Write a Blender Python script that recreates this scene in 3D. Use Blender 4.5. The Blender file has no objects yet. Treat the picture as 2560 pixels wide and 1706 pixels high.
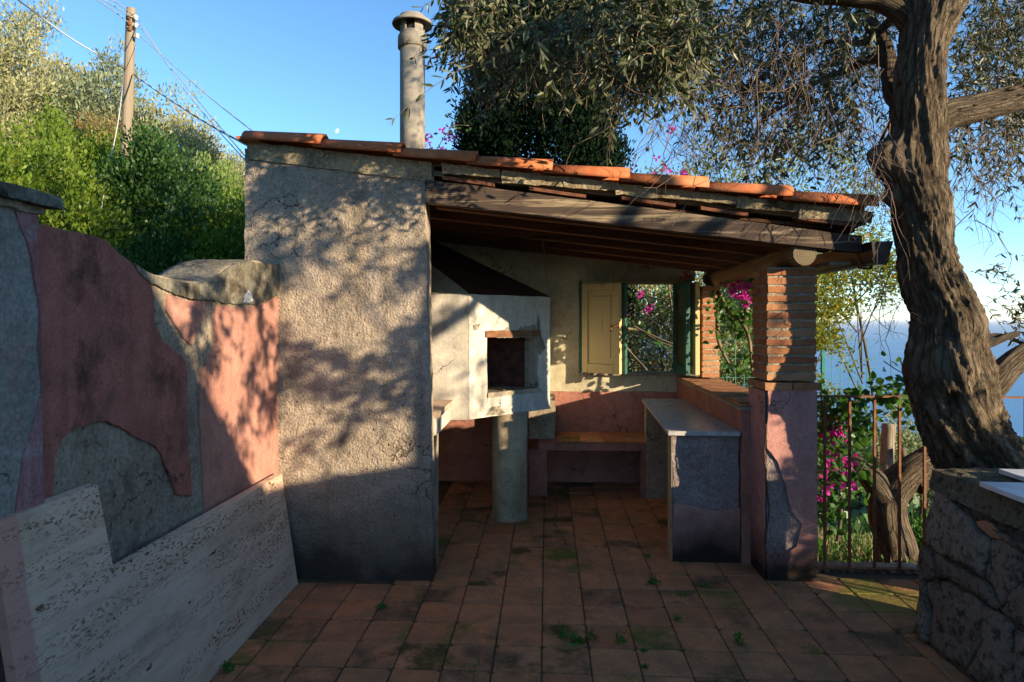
import bpy, bmesh, math, random
import numpy as np
from mathutils import Vector, Matrix, noise
PI = math.pi
random.seed(7); rng = np.random.default_rng(11)
SC = bpy.context.scene
COL = SC.collection

# ------------------------------------------------------------------ camera, sky, sun, exposure
F = 1660.0; TH = math.atan(88 / F); CT, ST = math.cos(TH), math.sin(TH); EYE = 1.5
cam_d = bpy.data.cameras.new('camera'); cam = bpy.data.objects.new('camera', cam_d); COL.objects.link(cam)
cam.location = (0, 0, EYE); cam.rotation_euler = (PI / 2, 0, TH)
cam_d.sensor_width = 36; cam_d.lens = 36 * F / 2560; cam_d.shift_y = -52 / 2560
cam_d.clip_start = 0.05; cam_d.clip_end = 200000
SC.camera = cam
SUN = Vector((1.51, -1.0, 0.382)).normalized()          # towards the sun
world = bpy.data.worlds.new('World'); SC.world = world; world.use_nodes = True
wn = world.node_tree; bg = wn.nodes['Background']
sky = wn.nodes.new('ShaderNodeTexSky'); sky.sky_type = 'NISHITA'; sky.sun_disc = False
sky.sun_elevation = math.asin(SUN.z); sky.sun_rotation = math.atan2(SUN.x, SUN.y)
sky.altitude = 3000; sky.air_density = 1.0; sky.dust_density = 0.0; sky.ozone_density = 2.6
hs = wn.nodes.new('ShaderNodeHueSaturation'); hs.inputs['Hue'].default_value = 0.495; hs.inputs['Saturation'].default_value = 1.07
wn.links.new(sky.outputs[0], hs.inputs['Color']); wn.links.new(hs.outputs[0], bg.inputs[0]); bg.inputs[1].default_value = 0.15
sun_d = bpy.data.lights.new('sun', 'SUN'); sun = bpy.data.objects.new('sun', sun_d); COL.objects.link(sun)
sun_d.energy = 4.6; sun_d.angle = math.radians(0.55); sun_d.color = (1.0, 0.82, 0.56)
sun.rotation_euler = SUN.to_track_quat('Z', 'Y').to_euler()
SC.view_settings.view_transform = 'Standard'; SC.view_settings.look = 'None'
SC.view_settings.exposure = 1.2; SC.view_settings.gamma = 1.0; SC.view_settings.use_curve_mapping = False
SC.cycles.max_bounces = 6; SC.cycles.diffuse_bounces = 4; SC.cycles.transparent_max_bounces = 8

# ------------------------------------------------------------------ where a ray meets a plane of the place
def at(px, py, Y):
    u = (px - 1280) / F; X = Y * (u * CT - ST) / (CT + u * ST); d = -X * ST + Y * CT
    return Vector((X, Y, EYE + (801 - py) / F * d))
def atx(px, py, X):
    u = (px - 1280) / F; Y = X * (CT + u * ST) / (u * CT - ST); d = -X * ST + Y * CT
    return Vector((X, Y, EYE + (801 - py) / F * d))
def gr(px, py, z=0.0):
    d = (EYE - z) * F / (py - 801); xc = (px - 1280) / F * d
    return Vector((xc * CT - d * ST, xc * ST + d * CT, z))
D = 1.088   # display coordinates of the measured picture -> source pixels

# ------------------------------------------------------------------ materials
class NT:
    def __init__(s, name):
        s.m = bpy.data.materials.new(name); s.m.use_nodes = True; s.t = s.m.node_tree; s.n = s.t.nodes
        s.b = s.n['Principled BSDF']; s.g = s.n.new('ShaderNodeNewGeometry'); s.tc = s.n.new('ShaderNodeTexCoord')
        s.pos = s.g.outputs['Position']; s.obj = s.tc.outputs['Object']
    def L(s, a, b):
        if isinstance(a, (int, float)): b.default_value = a
        elif isinstance(a, tuple): b.default_value = (*a, 1) if len(a) == 3 and b.type == 'RGBA' else a
        else: s.t.links.new(a, b)
    def map(s, vec, scale=(1, 1, 1), loc=(0, 0, 0), rot=(0, 0, 0)):
        n = s.n.new('ShaderNodeMapping'); s.t.links.new(vec, n.inputs[0])
        n.inputs['Scale'].default_value = scale; n.inputs['Location'].default_value = loc; n.inputs['Rotation'].default_value = rot
        return n.outputs[0]
    def noise(s, scale, detail=4, vec=None, rough=.55, dist=0):
        n = s.n.new('ShaderNodeTexNoise'); s.t.links.new(vec or s.pos, n.inputs['Vector'])
        n.inputs['Scale'].default_value = scale; n.inputs['Detail'].default_value = detail
        n.inputs['Roughness'].default_value = rough; n.inputs['Distortion'].default_value = dist
        return n.outputs['Fac']
    def vor(s, scale, vec=None, feat='F1', out='Distance', rnd=1):
        n = s.n.new('ShaderNodeTexVoronoi'); n.feature = feat; s.t.links.new(vec or s.pos, n.inputs['Vector'])
        n.inputs['Scale'].default_value = scale; n.inputs['Randomness'].default_value = rnd; return n.outputs[out]
    def ramp(s, fac, pts):
        n = s.n.new('ShaderNodeValToRGB'); s.L(fac, n.inputs[0]); e = n.color_ramp.elements
        while len(e) < len(pts): e.new(.5)
        for k, (p, c) in enumerate(pts):
            e[k].position = p; e[k].color = (*c, 1) if isinstance(c, tuple) else (c, c, c, 1)
        return n.outputs[0]
    def mix(s, fac, a, b, mode='MIX'):
        n = s.n.new('ShaderNodeMix'); n.data_type = 'RGBA'; n.blend_type = mode
        s.L(fac, n.inputs[0]); s.L(a, n.inputs[6]); s.L(b, n.inputs[7]); return n.outputs[2]
    def math(s, op, a, b=0.0, clamp=False):
        n = s.n.new('ShaderNodeMath'); n.operation = op; n.use_clamp = clamp; s.L(a, n.inputs[0]); s.L(b, n.inputs[1]); return n.outputs[0]
    def rng(s, v, a, b, c=0.0, d=1.0):
        n = s.n.new('ShaderNodeMapRange'); s.L(v, n.inputs[0])
        for k, x in enumerate((a, b, c, d)): n.inputs[k + 1].default_value = x
        return n.outputs[0]
    def axis(s, k, vec=None):
        n = s.n.new('ShaderNodeSeparateXYZ'); s.t.links.new(vec or s.pos, n.inputs[0]); return n.outputs[k]
    def bump(s, h, strength, dist, normal=None):
        n = s.n.new('ShaderNodeBump'); s.L(h, n.inputs['Height']); n.inputs['Strength'].default_value = strength
        n.inputs['Distance'].default_value = dist
        if normal: s.t.links.new(normal, n.inputs['Normal'])
        return n.outputs[0]
    def rand(s):
        n = s.n.new('ShaderNodeObjectInfo'); return n.outputs['Random']
    def out(s, col, rough=.9, nrm=None, spec=.3, metal=0.0):
        s.L(col, s.b.inputs['Base Color']); s.L(rough, s.b.inputs['Roughness']); s.b.inputs['Specular IOR Level'].default_value = spec
        s.b.inputs['Metallic'].default_value = metal
        if nrm: s.t.links.new(nrm, s.b.inputs['Normal'])
        return s.m

def plaster(name, c1, c2, c3=None, pit=0.0, grain=.55, fine=90, big=2.2, bump=.5, dist=.006, damp=None, stain=None, streak=None, thr=(.52, .66)):
    t = NT(name)
    col = t.mix(t.ramp(t.noise(big, 5, rough=.65), [(.35, 0.0), (.65, 1.0)]), c1, c2)
    if c3: col = t.mix(t.ramp(t.noise(big * 2.7, 7, t.map(t.pos, (1, 1, 1), (5, 3, 1)), .7), [(thr[0], 0.0), (thr[1], 1.0)]), col, c3)
    if streak:
        col = t.mix(t.math('MULTIPLY', t.ramp(t.noise(1, 5, t.map(t.pos, (11, 11, .8)), .6), [(.48, 0.0), (.72, 1.0)]), streak[1]), col, streak[0])
    if stain:  # blotchy dark lichen
        col = t.mix(t.ramp(t.noise(3.3, 8, t.map(t.pos, (1, 1, .75), (2, 7, 4)), .72), [(stain[1], 0.0), (stain[1] + .12, 1.0)]), col, stain[0])
    col = t.mix(.8, col, t.ramp(t.noise(13, 9, rough=.78), [(.32, .7), (.66, 1.15)]), 'MULTIPLY')
    col = t.mix(.7, col, t.ramp(t.noise(1.4, 4, t.map(t.pos, (1, 1, 1), (8, 8, 8)), .6), [(.32, .74), (.68, 1.14)]), 'MULTIPLY')
    dn = t.n.new('ShaderNodeVectorMath'); dn.operation = 'ADD'; t.t.links.new(t.map(t.pos, (2.2, 2.2, 1.5)), dn.inputs[0]); cn = t.n.new('ShaderNodeTexNoise'); cn.inputs['Scale'].default_value = 5; cn.inputs['Detail'].default_value = 6; t.t.links.new(t.pos, cn.inputs['Vector']); t.t.links.new(cn.outputs['Color'], dn.inputs[1])
    ck = t.math('MULTIPLY', t.ramp(t.vor(1, dn.outputs[0], 'DISTANCE_TO_EDGE'), [(.004, 1.0), (.011, 0.0)]), t.ramp(t.noise(1.7, 2, t.map(t.pos, (1, 1, 1), (3, 9, 1))), [(.54, 0.0), (.6, .85)]))
    col = t.mix(ck, col, (.05, .035, .025))
    g = t.noise(fine, 4, rough=.6)
    col = t.mix(grain, col, t.ramp(g, [(.3, .28), (.7, .85)]), 'OVERLAY')
    sp = t.ramp(t.noise(fine * 1.6, 2), [(.68, 0.0), (.76, 1.0)])
    col = t.mix(t.math('MULTIPLY', sp, .45), col, (.05, .045, .04))
    h = t.math('ADD', g, t.math('MULTIPLY', t.noise(fine * .22, 5), 1.3))
    if pit:
        v = t.vor(pit, t.map(t.pos, (1, 1, .55)))
        n2 = t.noise(pit * .9, 3)
        pm = t.ramp(t.math('ADD', v, n2), [(.46, 0.0), (.60, 1.0)])
        col = t.mix(pm, t.mix(.72, col, (.05, .04, .03)), col)
        h = t.math('ADD', h, t.math('MULTIPLY', pm, 1.5))
    if damp:   # (colour, z low, z high): rising damp and moss at the foot
        zz = t.math('ADD', t.axis(2), t.math('MULTIPLY', t.math('SUBTRACT', t.noise(3.5, 6, rough=.65), .5), damp[3] if len(damp) > 3 else .5))
        col = t.mix(t.rng(zz, damp[2], damp[1]), col, damp[0])
    return t.out(col, .95, t.bump(h, bump, dist), .15)

def wood(name, c1, c2, axis=0, worn=None, bump=.6, sc=1.0, damage=.0):
    t = NT(name)
    s = [26 * sc] * 3; s[axis] = 1.4 * sc
    v = t.map(t.pos, tuple(s)); g = t.noise(1.0, 8, v, .68, 1.2)
    s2 = [9 * sc] * 3; s2[axis] = .6 * sc
    col = t.mix(t.ramp(g, [(.3, 0.0), (.7, 1.0)]), c1, c2)
    g2 = t.noise(1.0, 4, t.map(t.pos, tuple(s2), (3, 1, 2)), .6, .8)
    if worn: col = t.mix(t.ramp(t.math('MULTIPLY', g2, g), [(.27, 0.0), (.36, 1.0)]), col, worn)
    kn = t.vor(1.0, t.map(t.pos, tuple(6 * sc if k != axis else 3.2 * sc for k in range(3))))
    kf = t.ramp(kn, [(.05, 1.0), (.13, 0.0)])
    col = t.mix(t.math('MULTIPLY', kf, .7), col, (.02, .012, .008))
    s3 = [70 * sc] * 3; s3[axis] = 2.0 * sc
    cr = t.ramp(t.noise(1.0, 2, t.map(t.pos, tuple(s3)), .5), [(.26, 0.0), (.34, 1.0)])
    col = t.mix(cr, (.012, .008, .006), col)
    h = t.math('ADD', g, cr)
    return t.out(col, .85, t.bump(h, bump, .006), .2)

def leafmat(name, top, under, var=.35, trans=.25, rough=.45, tips=None):
    t = NT(name)
    r = t.g.outputs['Random Per Island']
    c = t.mix(t.g.outputs['Backfacing'], top, under)
    c = t.mix(t.math('MULTIPLY', r, var), c, tuple(min(1, x * 2.3 + .01) for x in top))
    r2 = t.math('FRACT', t.math('MULTIPLY', r, 17.3))
    c = t.mix(t.math('MULTIPLY', r2, .35), c, tuple(x * .35 for x in top))
    if tips: c = t.mix(t.ramp(t.math('FRACT', t.math('MULTIPLY', r, 57.1)), [(tips[1], 0.0), (tips[1] + .02, 1.0)]), c, tips[0])
    m = t.out(c, rough, None, .03 if 'cypress' in name else .3)
    if trans:
        tr = t.n.new('ShaderNodeBsdfTranslucent'); t.t.links.new(t.mix(.5, c, (min(1, top[0] * 3), min(1, top[1] * 3), top[2] * 1.2)), tr.inputs[0])
        mx = t.n.new('ShaderNodeMixShader'); mx.inputs[0].default_value = trans
        t.t.links.new(t.b.outputs[0], mx.inputs[1]); t.t.links.new(tr.outputs[0], mx.inputs[2])
        t.t.links.new(mx.outputs[0], t.n['Material Output'].inputs[0])
    return m

def simple(name, c, rough=.7, metal=0.0, var=None, vs=12, spec=.3, bump=.0):
    t = NT(name); col = c
    g = t.noise(vs, 6, rough=.65)
    col = t.mix(t.ramp(g, [(.38, 0.0), (.64, 1.0)]), c, var or tuple(x * .7 for x in c))
    return t.out(col, rough, t.bump(t.noise(vs * 9, 3), bump, .002) if bump else None, spec, metal)

M = {}
M['front_plaster'] = plaster('rough_cast_plaster', (.44, .35, .26), (.36, .29, .225), (.31, .265, .22), pit=46, fine=80, bump=1.0, dist=.014,
                             damp=((.06, .045, .034), .05, .55, .5), streak=((.2, .15, .09), .45), stain=((.2, .17, .13), .56))
M['cream'] = plaster('cream_plaster', (.52, .46, .31), (.45, .39, .26), (.36, .32, .24), grain=.2, bump=.35, dist=.004, fine=60, streak=((.35, .29, .2), .3))
M['white_plaster'] = plaster('limewashed_plaster', (.62, .57, .48), (.55, .5, .43), (.36, .31, .25), grain=.15, bump=.35, dist=.004, fine=70, streak=((.36, .28, .2), .45), thr=(.6, .68))
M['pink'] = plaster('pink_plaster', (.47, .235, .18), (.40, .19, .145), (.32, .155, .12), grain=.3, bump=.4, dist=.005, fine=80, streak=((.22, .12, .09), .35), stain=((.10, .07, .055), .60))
M['pink_dark'] = plaster('dark_red_plaster', (.40, .145, .11), (.32, .12, .09), (.23, .10, .075), grain=.35, bump=.5, dist=.006, fine=80, streak=((.16, .07, .05), .5), stain=((.11, .05, .038), .52))  # darker, redder base than pink, for the left plaster skin
M['pink_inside'] = plaster('salmon_plaster', (.40, .18, .135), (.33, .14, .105), (.26, .12, .09), grain=.3, bump=.4, dist=.004, fine=80)
M['pink_pillar'] = plaster('old_rose_plaster', (.52, .265, .225), (.45, .22, .19), (.38, .20, .18), grain=.3, bump=.4, dist=.004, fine=80, damp=((.035, .025, .018), .05, .34, .3), streak=((.3, .15, .12), .3))
M['cement'] = plaster('grey_cement', (.33, .27, .20), (.26, .21, .155), (.17, .135, .10), bump=.8, dist=.010, fine=60, pit=40, stain=((.06, .05, .04), .58))
M['cement_dark'] = plaster('coping_cement', (.24, .22, .17), (.15, .13, .095), (.07, .055, .04), bump=.9, dist=.012, fine=50, stain=((.045, .035, .025), .5))
M['lilac'] = plaster('lilac_grey_render', (.30, .235, .215), (.24, .19, .175), (.28, .17, .15), bump=1.0, dist=.012, fine=55, damp=((.05, .035, .03), .02, .25, .3))
M['beige_cement'] = plaster('beige_cement', (.38, .31, .22), (.3, .25, .18), (.22, .18, .13), bump=.7, dist=.008, fine=60)
M['mauve'] = plaster('weathered_mauve_plaster', (.30, .11, .11), (.26, .13, .13), (.30, .25, .24), bump=.4, dist=.004, fine=80, streak=((.42, .34, .33), .6))
M['blue_grey'] = plaster('worn_blue_grey_render', (.27, .245, .21), (.22, .2, .17), (.30, .17, .16), bump=.6, dist=.005, fine=70, streak=((.2, .2, .19), .5), stain=((.15, .11, .09), .62))
M['mortar'] = plaster('lime_mortar', (.40, .34, .25), (.3, .25, .18), (.2, .16, .11), bump=1.0, dist=.01, fine=60)
M['verge_mortar'] = plaster('old_verge_mortar', (.42, .34, .22), (.33, .265, .17), (.22, .175, .11), bump=1.0, dist=.008, fine=60, stain=((.07, .055, .035), .55))
M['joint'] = simple('mossy_joint', (.11, .075, .05), .98, var=(.05, .05, .02), vs=7, bump=.5)
M['fascia'] = wood('weathered_fascia_wood', (.045, .03, .025), (.10, .072, .055), 0, (.33, .25, .16), bump=.9)
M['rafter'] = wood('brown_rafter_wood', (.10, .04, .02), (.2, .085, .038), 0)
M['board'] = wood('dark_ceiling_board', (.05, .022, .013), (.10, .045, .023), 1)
M['log'] = wood('chestnut_log', (.16, .095, .05), (.33, .2, .105), 1, (.4, .28, .15), bump=1.0)
M['pole'] = wood('grey_pole_wood', (.20, .155, .11), (.31, .25, .18), 2, sc=.6)
M['rust'] = simple('rusty_iron', (.17, .072, .035), .8, .3, (.26, .13, .07), 30, bump=.4)
M['rust_hood'] = simple('rust_brown_hood', (.10, .036, .02), .8, .05, (.05, .02, .012), 8, bump=.3)
M['firebrick'] = simple('sooty_iron_plate', (.12, .04, .022), .8, .1, (.03, .014, .01), 14, bump=.3)
M['marble'] = None
M['gutter'] = simple('dark_gutter_metal', (.04, .03, .026), .35, .5, (.065, .05, .04), 10, .5)
M['green_paint'] = simple('old_green_paint', (.03, .12, .08), .5, 0, (.02, .07, .05), 20, .4)
M['yellow_paint'] = wood('ochre_painted_wood', (.52, .41, .20), (.56, .45, .23), 2, None, .25, .5)
M['column_cement'] = plaster('stained_column_cement', (.44, .35, .23), (.36, .28, .18), (.27, .21, .14), grain=.25, bump=.4, dist=.004, fine=60, streak=((.2, .15, .09), .5))
M['cement_pipe'] = plaster('fibre_cement', (.30, .265, .215), (.27, .24, .195), (.24, .215, .18), grain=.12, bump=.15, dist=.002, fine=60, streak=((.22, .19, .15), .25))
M['glass_dusty'] = simple('dusty_glass', (.10, .085, .025), .25, 0, (.06, .055, .02), 6, .5)

def mk_marble(name, c, vein, sc=4, rough=.25):
    t = NT(name)
    n1 = t.noise(sc, 8, t.map(t.pos, (1, .6, 1), rot=(0, 0, .5)), .6, 1.5)
    v = t.ramp(n1, [(.44, 0.0), (.5, 1.0), (.56, 0.0)])
    col = t.mix(t.math('MULTIPLY', v, .45), c, vein)
    col = t.mix(t.ramp(t.noise(9, 6), [(.4, 0.0), (.75, .5)]), col, tuple(x * .6 for x in c))
    return t.out(col, t.rng(t.noise(14, 4), .3, .7, rough, rough + .25), None, .5)
M['marble'] = mk_marble('grey_white_marble', (.50, .47, .44), (.25, .23, .23))
M['white_marble'] = mk_marble('white_marble', (.74, .73, .72), (.5, .5, .5), 3, .35)

def mk_travertine():
    t = NT('travertine'); p = t.pos
    lay = t.noise(1, 8, t.map(p, (6, 2.2, 24)), .66, .9)
    col = t.ramp(lay, [(.3, (.48, .325, .225)), (.5, (.62, .43, .31)), (.7, (.68, .50, .37))])
    fl = t.noise(1, 8, t.map(p, (3, 2.0, 5), (3, 1, 5)), .7)
    col = t.mix(t.ramp(fl, [(.5, 0.0), (.72, .75)]), col, (.24, .17, .10))
    a = t.noise(1, 4, t.map(p, (40, 42, 120)), .75)
    zone = t.ramp(t.noise(1, 3, t.map(p, (2, 1.0, 13), (1, 1, 1)), .6), [(.45, 0.0), (.62, 1.0)])
    pits = t.math('MULTIPLY', t.ramp(a, [(.56, 0.0), (.60, 1.0)]), zone)
    b = t.noise(1, 4, t.map(p, (9, 9, 22), (2, 8, 2)), .6)
    big = t.ramp(b, [(.69, 0.0), (.70, 1.0)])
    pits = t.math('MAXIMUM', pits, big)
    col = t.mix(pits, col, t.mix(t.ramp(t.noise(30, 2), [(.4, 0.0), (.6, 1.0)]), (.06, .03, .012), (.22, .12, .05)))
    yy = t.math('ADD', t.axis(1), t.math('MULTIPLY', t.noise(25, 3), .02))
    col = t.mix(t.math('MULTIPLY', t.rng(yy, 1.85, 1.838), .75), col, (.52, .23, .18))
    h = t.math('SUBTRACT', t.math('MULTIPLY', lay, .3), pits)
    return t.out(col, t.rng(lay, .3, .7, .45, .7), t.bump(h, .9, .006), .35)
M['travertine'] = mk_travertine()

def mk_tile():
    t = NT('terracotta_tile'); r = t.rand(); p = t.pos
    base = t.ramp(r, [(0, (.42, .165, .07)), (.25, (.48, .20, .085)), (.5, (.40, .18, .08)), (.8, (.50, .22, .10)), (1, (.37, .135, .06))])
    off = t.n.new('ShaderNodeCombineXYZ'); t.t.links.new(t.math('MULTIPLY', r, 40.0), off.inputs[0]); t.t.links.new(t.math('MULTIPLY', r, 13.0), off.inputs[1])
    va = t.n.new('ShaderNodeVectorMath'); va.operation = 'ADD'; t.t.links.new(p, va.inputs[0]); t.t.links.new(off.outputs[0], va.inputs[1]); v = va.outputs[0]
    blot = t.noise(7, 7, v, .68)
    col = t.mix(t.ramp(blot, [(.42, 0.0), (.6, .75)]), base, (.24, .13, .07))
    col = t.mix(t.ramp(t.noise(11, 6, t.map(v, (1, 1, 1), (4, 4, 0)), .7), [(.55, 0.0), (.72, .7)]), col, (.34, .21, .13))
    grime = t.noise(2.3, 8, p, .7); thr = t.math('ADD', grime, t.math('MULTIPLY', t.math('SUBTRACT', t.math('FRACT', t.math('MULTIPLY', r, 31.7)), .5), .22))
    col = t.mix(t.ramp(thr, [(.55, 0.0), (.68, .85)]), col, (.075, .06, .034))
    moss = t.noise(3.1, 8, t.map(p, (1, 1, 1), (9, 2, 0)), .72)
    mthr = t.math('ADD', moss, t.math('MULTIPLY', t.math('SUBTRACT', t.math('FRACT', t.math('MULTIPLY', r, 77.7)), .5), .22))
    mcol = t.mix(t.math('MULTIPLY', t.math('GREATER_THAN', t.math('FRACT', t.math('MULTIPLY', r, 19.7)), .4), 1.0), (.05, .05, .013), (.11, .12, .02))
    col = t.mix(t.ramp(mthr, [(.58, 0.0), (.68, .9)]), col, mcol)
    dv = t.n.new('ShaderNodeVectorMath'); dv.operation = 'DISTANCE'; t.t.links.new(t.map(p, (1, 1.5, 1)), dv.inputs[0]); dv.inputs[1].default_value = (1.85, 3.66 * 1.5, 0)
    dd = t.math('ADD', dv.outputs['Value'], t.math('MULTIPLY', t.math('SUBTRACT', t.noise(6, 5), .5), .5))
    col = t.mix(t.rng(dd, .34, .26, 0, .8), col, (.16, .15, .03))
    g = t.noise(120, 4)
    col = t.mix(.5, col, t.ramp(g, [(.3, .3), (.7, .8)]), 'OVERLAY')
    h = t.math('ADD', t.math('MULTIPLY', g, .5), t.math('ADD', t.noise(28, 4), blot))
    return t.out(col, t.rng(blot, .3, .7, .75, .95), t.bump(h, .7, .006), .2)
M['tile'] = mk_tile()

def mk_clay(name, a, b, c, spots=.5):
    t = NT(name); r = t.rand()
    base = t.ramp(r, [(0, a), (.5, b), (1, c)])
    n = t.noise(14, 7, rough=.65)
    col = t.mix(t.ramp(n, [(.45, 0.0), (.7, .6)]), base, tuple(x * .55 for x in a))
    col = t.mix(t.ramp(t.noise(5, 6, t.map(t.pos, loc=(4, 4, 4)), .7), [(.5, 0.0), (.75, .45)]), col, (.50, .33, .19))
    sp = t.ramp(t.vor(85), [(.16, 1.0), (.24, 0.0)])
    gate = t.ramp(t.noise(40, 2), [(.5, 0.0), (.55, 1.0)])
    col = t.mix(t.math('MULTIPLY', t.math('MULTIPLY', sp, gate), spots), col, (.04, .025, .018))
    return t.out(col, .85, t.bump(t.math('ADD', n, t.noise(90, 3)), .5, .005), .2)
M['brick'] = mk_clay('pillar_brick', (.40, .17, .075), (.33, .115, .055), (.46, .235, .115), .9)
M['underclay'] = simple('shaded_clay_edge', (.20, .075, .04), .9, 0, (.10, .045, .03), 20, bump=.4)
M['rooftile'] = mk_clay('clay_roof_tile', (.50, .16, .06), (.45, .13, .055), (.53, .19, .075), .25)

def mk_bark(name='olive_bark', k=1.0):
    t = NT(name); att = t.n.new('ShaderNodeAttribute'); att.attribute_name = 'bark'; v = att.outputs['Vector']
    n1 = t.noise(1, 8, t.map(v, (26, 26, 9)), .72, 1.6)
    n3 = t.noise(3.2, 8, t.pos, .65)
    dn = t.n.new('ShaderNodeVectorMath'); dn.operation = 'ADD'; t.t.links.new(t.map(v, (19, 19, 4.6)), dn.inputs[0]); cn = t.n.new('ShaderNodeTexNoise'); cn.inputs['Scale'].default_value = 9; t.t.links.new(v, cn.inputs['Vector']); t.t.links.new(cn.outputs['Color'], dn.inputs[1])
    cr = t.ramp(t.vor(1, dn.outputs[0], 'DISTANCE_TO_EDGE'), [(0, 0.0), (.2, 1.0)])
    col = t.ramp(n1, [(.3, (.06, .043, .03)), (.5, (.21, .16, .11)), (.72, (.42, .34, .24))])
    col = t.mix(t.ramp(n3, [(.4, 0.0), (.68, .65)]), col, (.11, .075, .045))
    col = t.mix(t.math('MULTIPLY', t.math('SUBTRACT', 1.0, cr), .6), col, (.025, .017, .012))
    h = t.math('ADD', t.math('MULTIPLY', n1, 2.0), t.math('ADD', t.math('MULTIPLY', cr, .7), t.noise(70, 4)))
    return t.out(col, .95, t.bump(h, 1.0, .016 * k), .1)
M['bark'] = mk_bark()
M['twig'] = simple('twig_bark', (.21, .155, .10), .9, 0, (.12, .085, .055), 9)

def mk_rock(name, a, b, c):
    t = NT(name); r = t.rand()
    n = t.noise(5, 8, rough=.7); n2 = t.noise(28, 6, rough=.7)
    col = t.mix(t.ramp(n, [(.38, 0.0), (.62, 1.0)]), a, b)
    col = t.mix(t.math('MULTIPLY', r, .7), col, c)
    col = t.mix(t.math('MULTIPLY', t.math('FRACT', t.math('MULTIPLY', r, 7.3)), .5), col, tuple(min(1, x * 1.7) for x in b))
    ne = t.noise(9, 7, t.map(t.pos, loc=(5, 5, 5)), .75)
    col = t.mix(t.ramp(ne, [(.52, 0.0), (.62, .6)]), col, (.085, .085, .035))
    col = t.mix(t.ramp(n2, [(.5, 0.0), (.62, .8)]), col, (.035, .03, .024))
    li = t.ramp(t.noise(45, 4, t.map(t.pos, loc=(3, 3, 3)), .7), [(.62, 0.0), (.68, .75)])
    col = t.mix(t.math('MULTIPLY', li, t.ramp(t.noise(3, 3, t.map(t.pos, loc=(7, 1, 3))), [(.45, 0.0), (.55, 1.0)])), col, (.42, .40, .36))
    return t.out(col, .95, t.bump(t.math('ADD', t.math('MULTIPLY', t.math('ADD', n2, ne), 1.4), t.noise(95, 4)), 1.0, .018), .15)
M['rock'] = mk_rock('lichened_stone', (.19, .145, .105), (.28, .22, .165), (.15, .095, .065))
M['rock_cap'] = mk_rock('mossy_cement_cap', (.25, .205, .15), (.15, .125, .075), (.13, .11, .06))
M['rubble_joint'] = mk_rock('rubble_joint', (.20, .155, .11), (.13, .10, .07), (.10, .08, .055))

M['leaf_olive'] = leafmat('olive_leaf', (.04, .058, .02), (.19, .185, .10), .3, .10, .4)
M['leaf_olive_far'] = leafmat('hill_olive_leaf', (.20, .20, .085), (.36, .34, .21), .5, .2, .6)
M['leaf_grey'] = leafmat('grey_olive_leaf', (.12, .15, .08), (.26, .28, .18), .5, .2, .6)
M['leaf_bright'] = leafmat('glossy_shrub_leaf', (.08, .135, .010), (.17, .20, .03), .7, .35, .5)
M['leaf_deep'] = leafmat('deep_green_leaf', (.025, .07, .012), (.06, .11, .03), .5, .2, .4)
M['leaf_brown'] = leafmat('browning_leaf', (.14, .10, .03), (.18, .14, .05), .5, .2, .6)
M['leaf_broom'] = leafmat('broom_leaf', (.16, .23, .05), (.2, .26, .08), .4, .2, .6)
M['leaf_cypress'] = leafmat('cypress_scale', (.004, .012, .004), (.005, .014, .005), .4, .0, .7)
M['leaf_oak'] = leafmat('yellowing_oak_leaf', (.13, .15, .02), (.2, .22, .05), .5, .35, .5, ((.5, .26, .02), .90))
M['leaf_boug'] = leafmat('bougainvillea_leaf', (.035, .09, .015), (.08, .15, .03), .6, .35, .35)
M['bract'] = leafmat('magenta_bract', (.55, .02, .33), (.6, .05, .4), .1, .35, .6)
M['leaf_weed'] = leafmat('weed_leaf', (.05, .13, .02), (.08, .16, .03), .5, .3, .5)
M['leaf_dry'] = leafmat('dry_stem', (.36, .29, .14), (.3, .25, .12), .4, .1, .8)
M['bare'] = simple('bare_twig', (.20, .14, .11), .9, 0, (.13, .09, .075), 9)
M['trunk_far'] = simple('far_trunk', (.14, .105, .075), .9, 0, (.08, .06, .045), 9, bump=.5)

# ------------------------------------------------------------------ object helpers
def props(o, label=None, cat=None, group=None, kind=None):
    if label: o['label'] = label
    if cat: o['category'] = cat
    if group: o['group'] = group
    if kind: o['kind'] = kind
    return o
def link(name, me, m=None, parent=None, smooth=False):
    o = bpy.data.objects.new(name, me); COL.objects.link(o)
    if m is not None:
        me.materials.clear(); me.materials.append(M[m] if isinstance(m, str) else m)
    if parent is not None:
        o.parent = parent; o.matrix_parent_inverse = Matrix.Translation(parent.location).inverted() if parent.type == 'EMPTY' else Matrix()
    if smooth: me.polygons.foreach_set('use_smooth', [True] * len(me.polygons))
    return o
def thing(name, label, cat, loc=(0, 0, 0), group=None):
    o = bpy.data.objects.new(name, None); COL.objects.link(o); o.location = loc; o.empty_display_size = .2
    return props(o, label, cat, group)
def mesh(name, vs, fs):
    me = bpy.data.meshes.new(name); me.from_pydata([tuple(v) for v in vs], [], fs); me.update(); return me
def add_mesh(name, vs, fs, m, parent=None, smooth=False): return link(name, mesh(name, vs, fs), m, parent, smooth)
def bm_obj(name, bm, m, parent=None, smooth=False):
    me = bpy.data.meshes.new(name); bmesh.ops.recalc_face_normals(bm, faces=bm.faces); bm.to_mesh(me); bm.free(); return link(name, me, m, parent, smooth)
def bx(bm, x0, x1, y0, y1, z0, z1, bev=0.0):
    r = bmesh.ops.create_cube(bm, size=1); vs = r['verts']
    for v in vs: v.co = Vector((x0 + (v.co.x + .5) * (x1 - x0), y0 + (v.co.y + .5) * (y1 - y0), z0 + (v.co.z + .5) * (z1 - z0)))
    if bev:
        es = list({e for v in vs for e in v.link_edges}); bmesh.ops.bevel(bm, geom=es, offset=bev, segments=1, affect='EDGES')
    return vs
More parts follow.
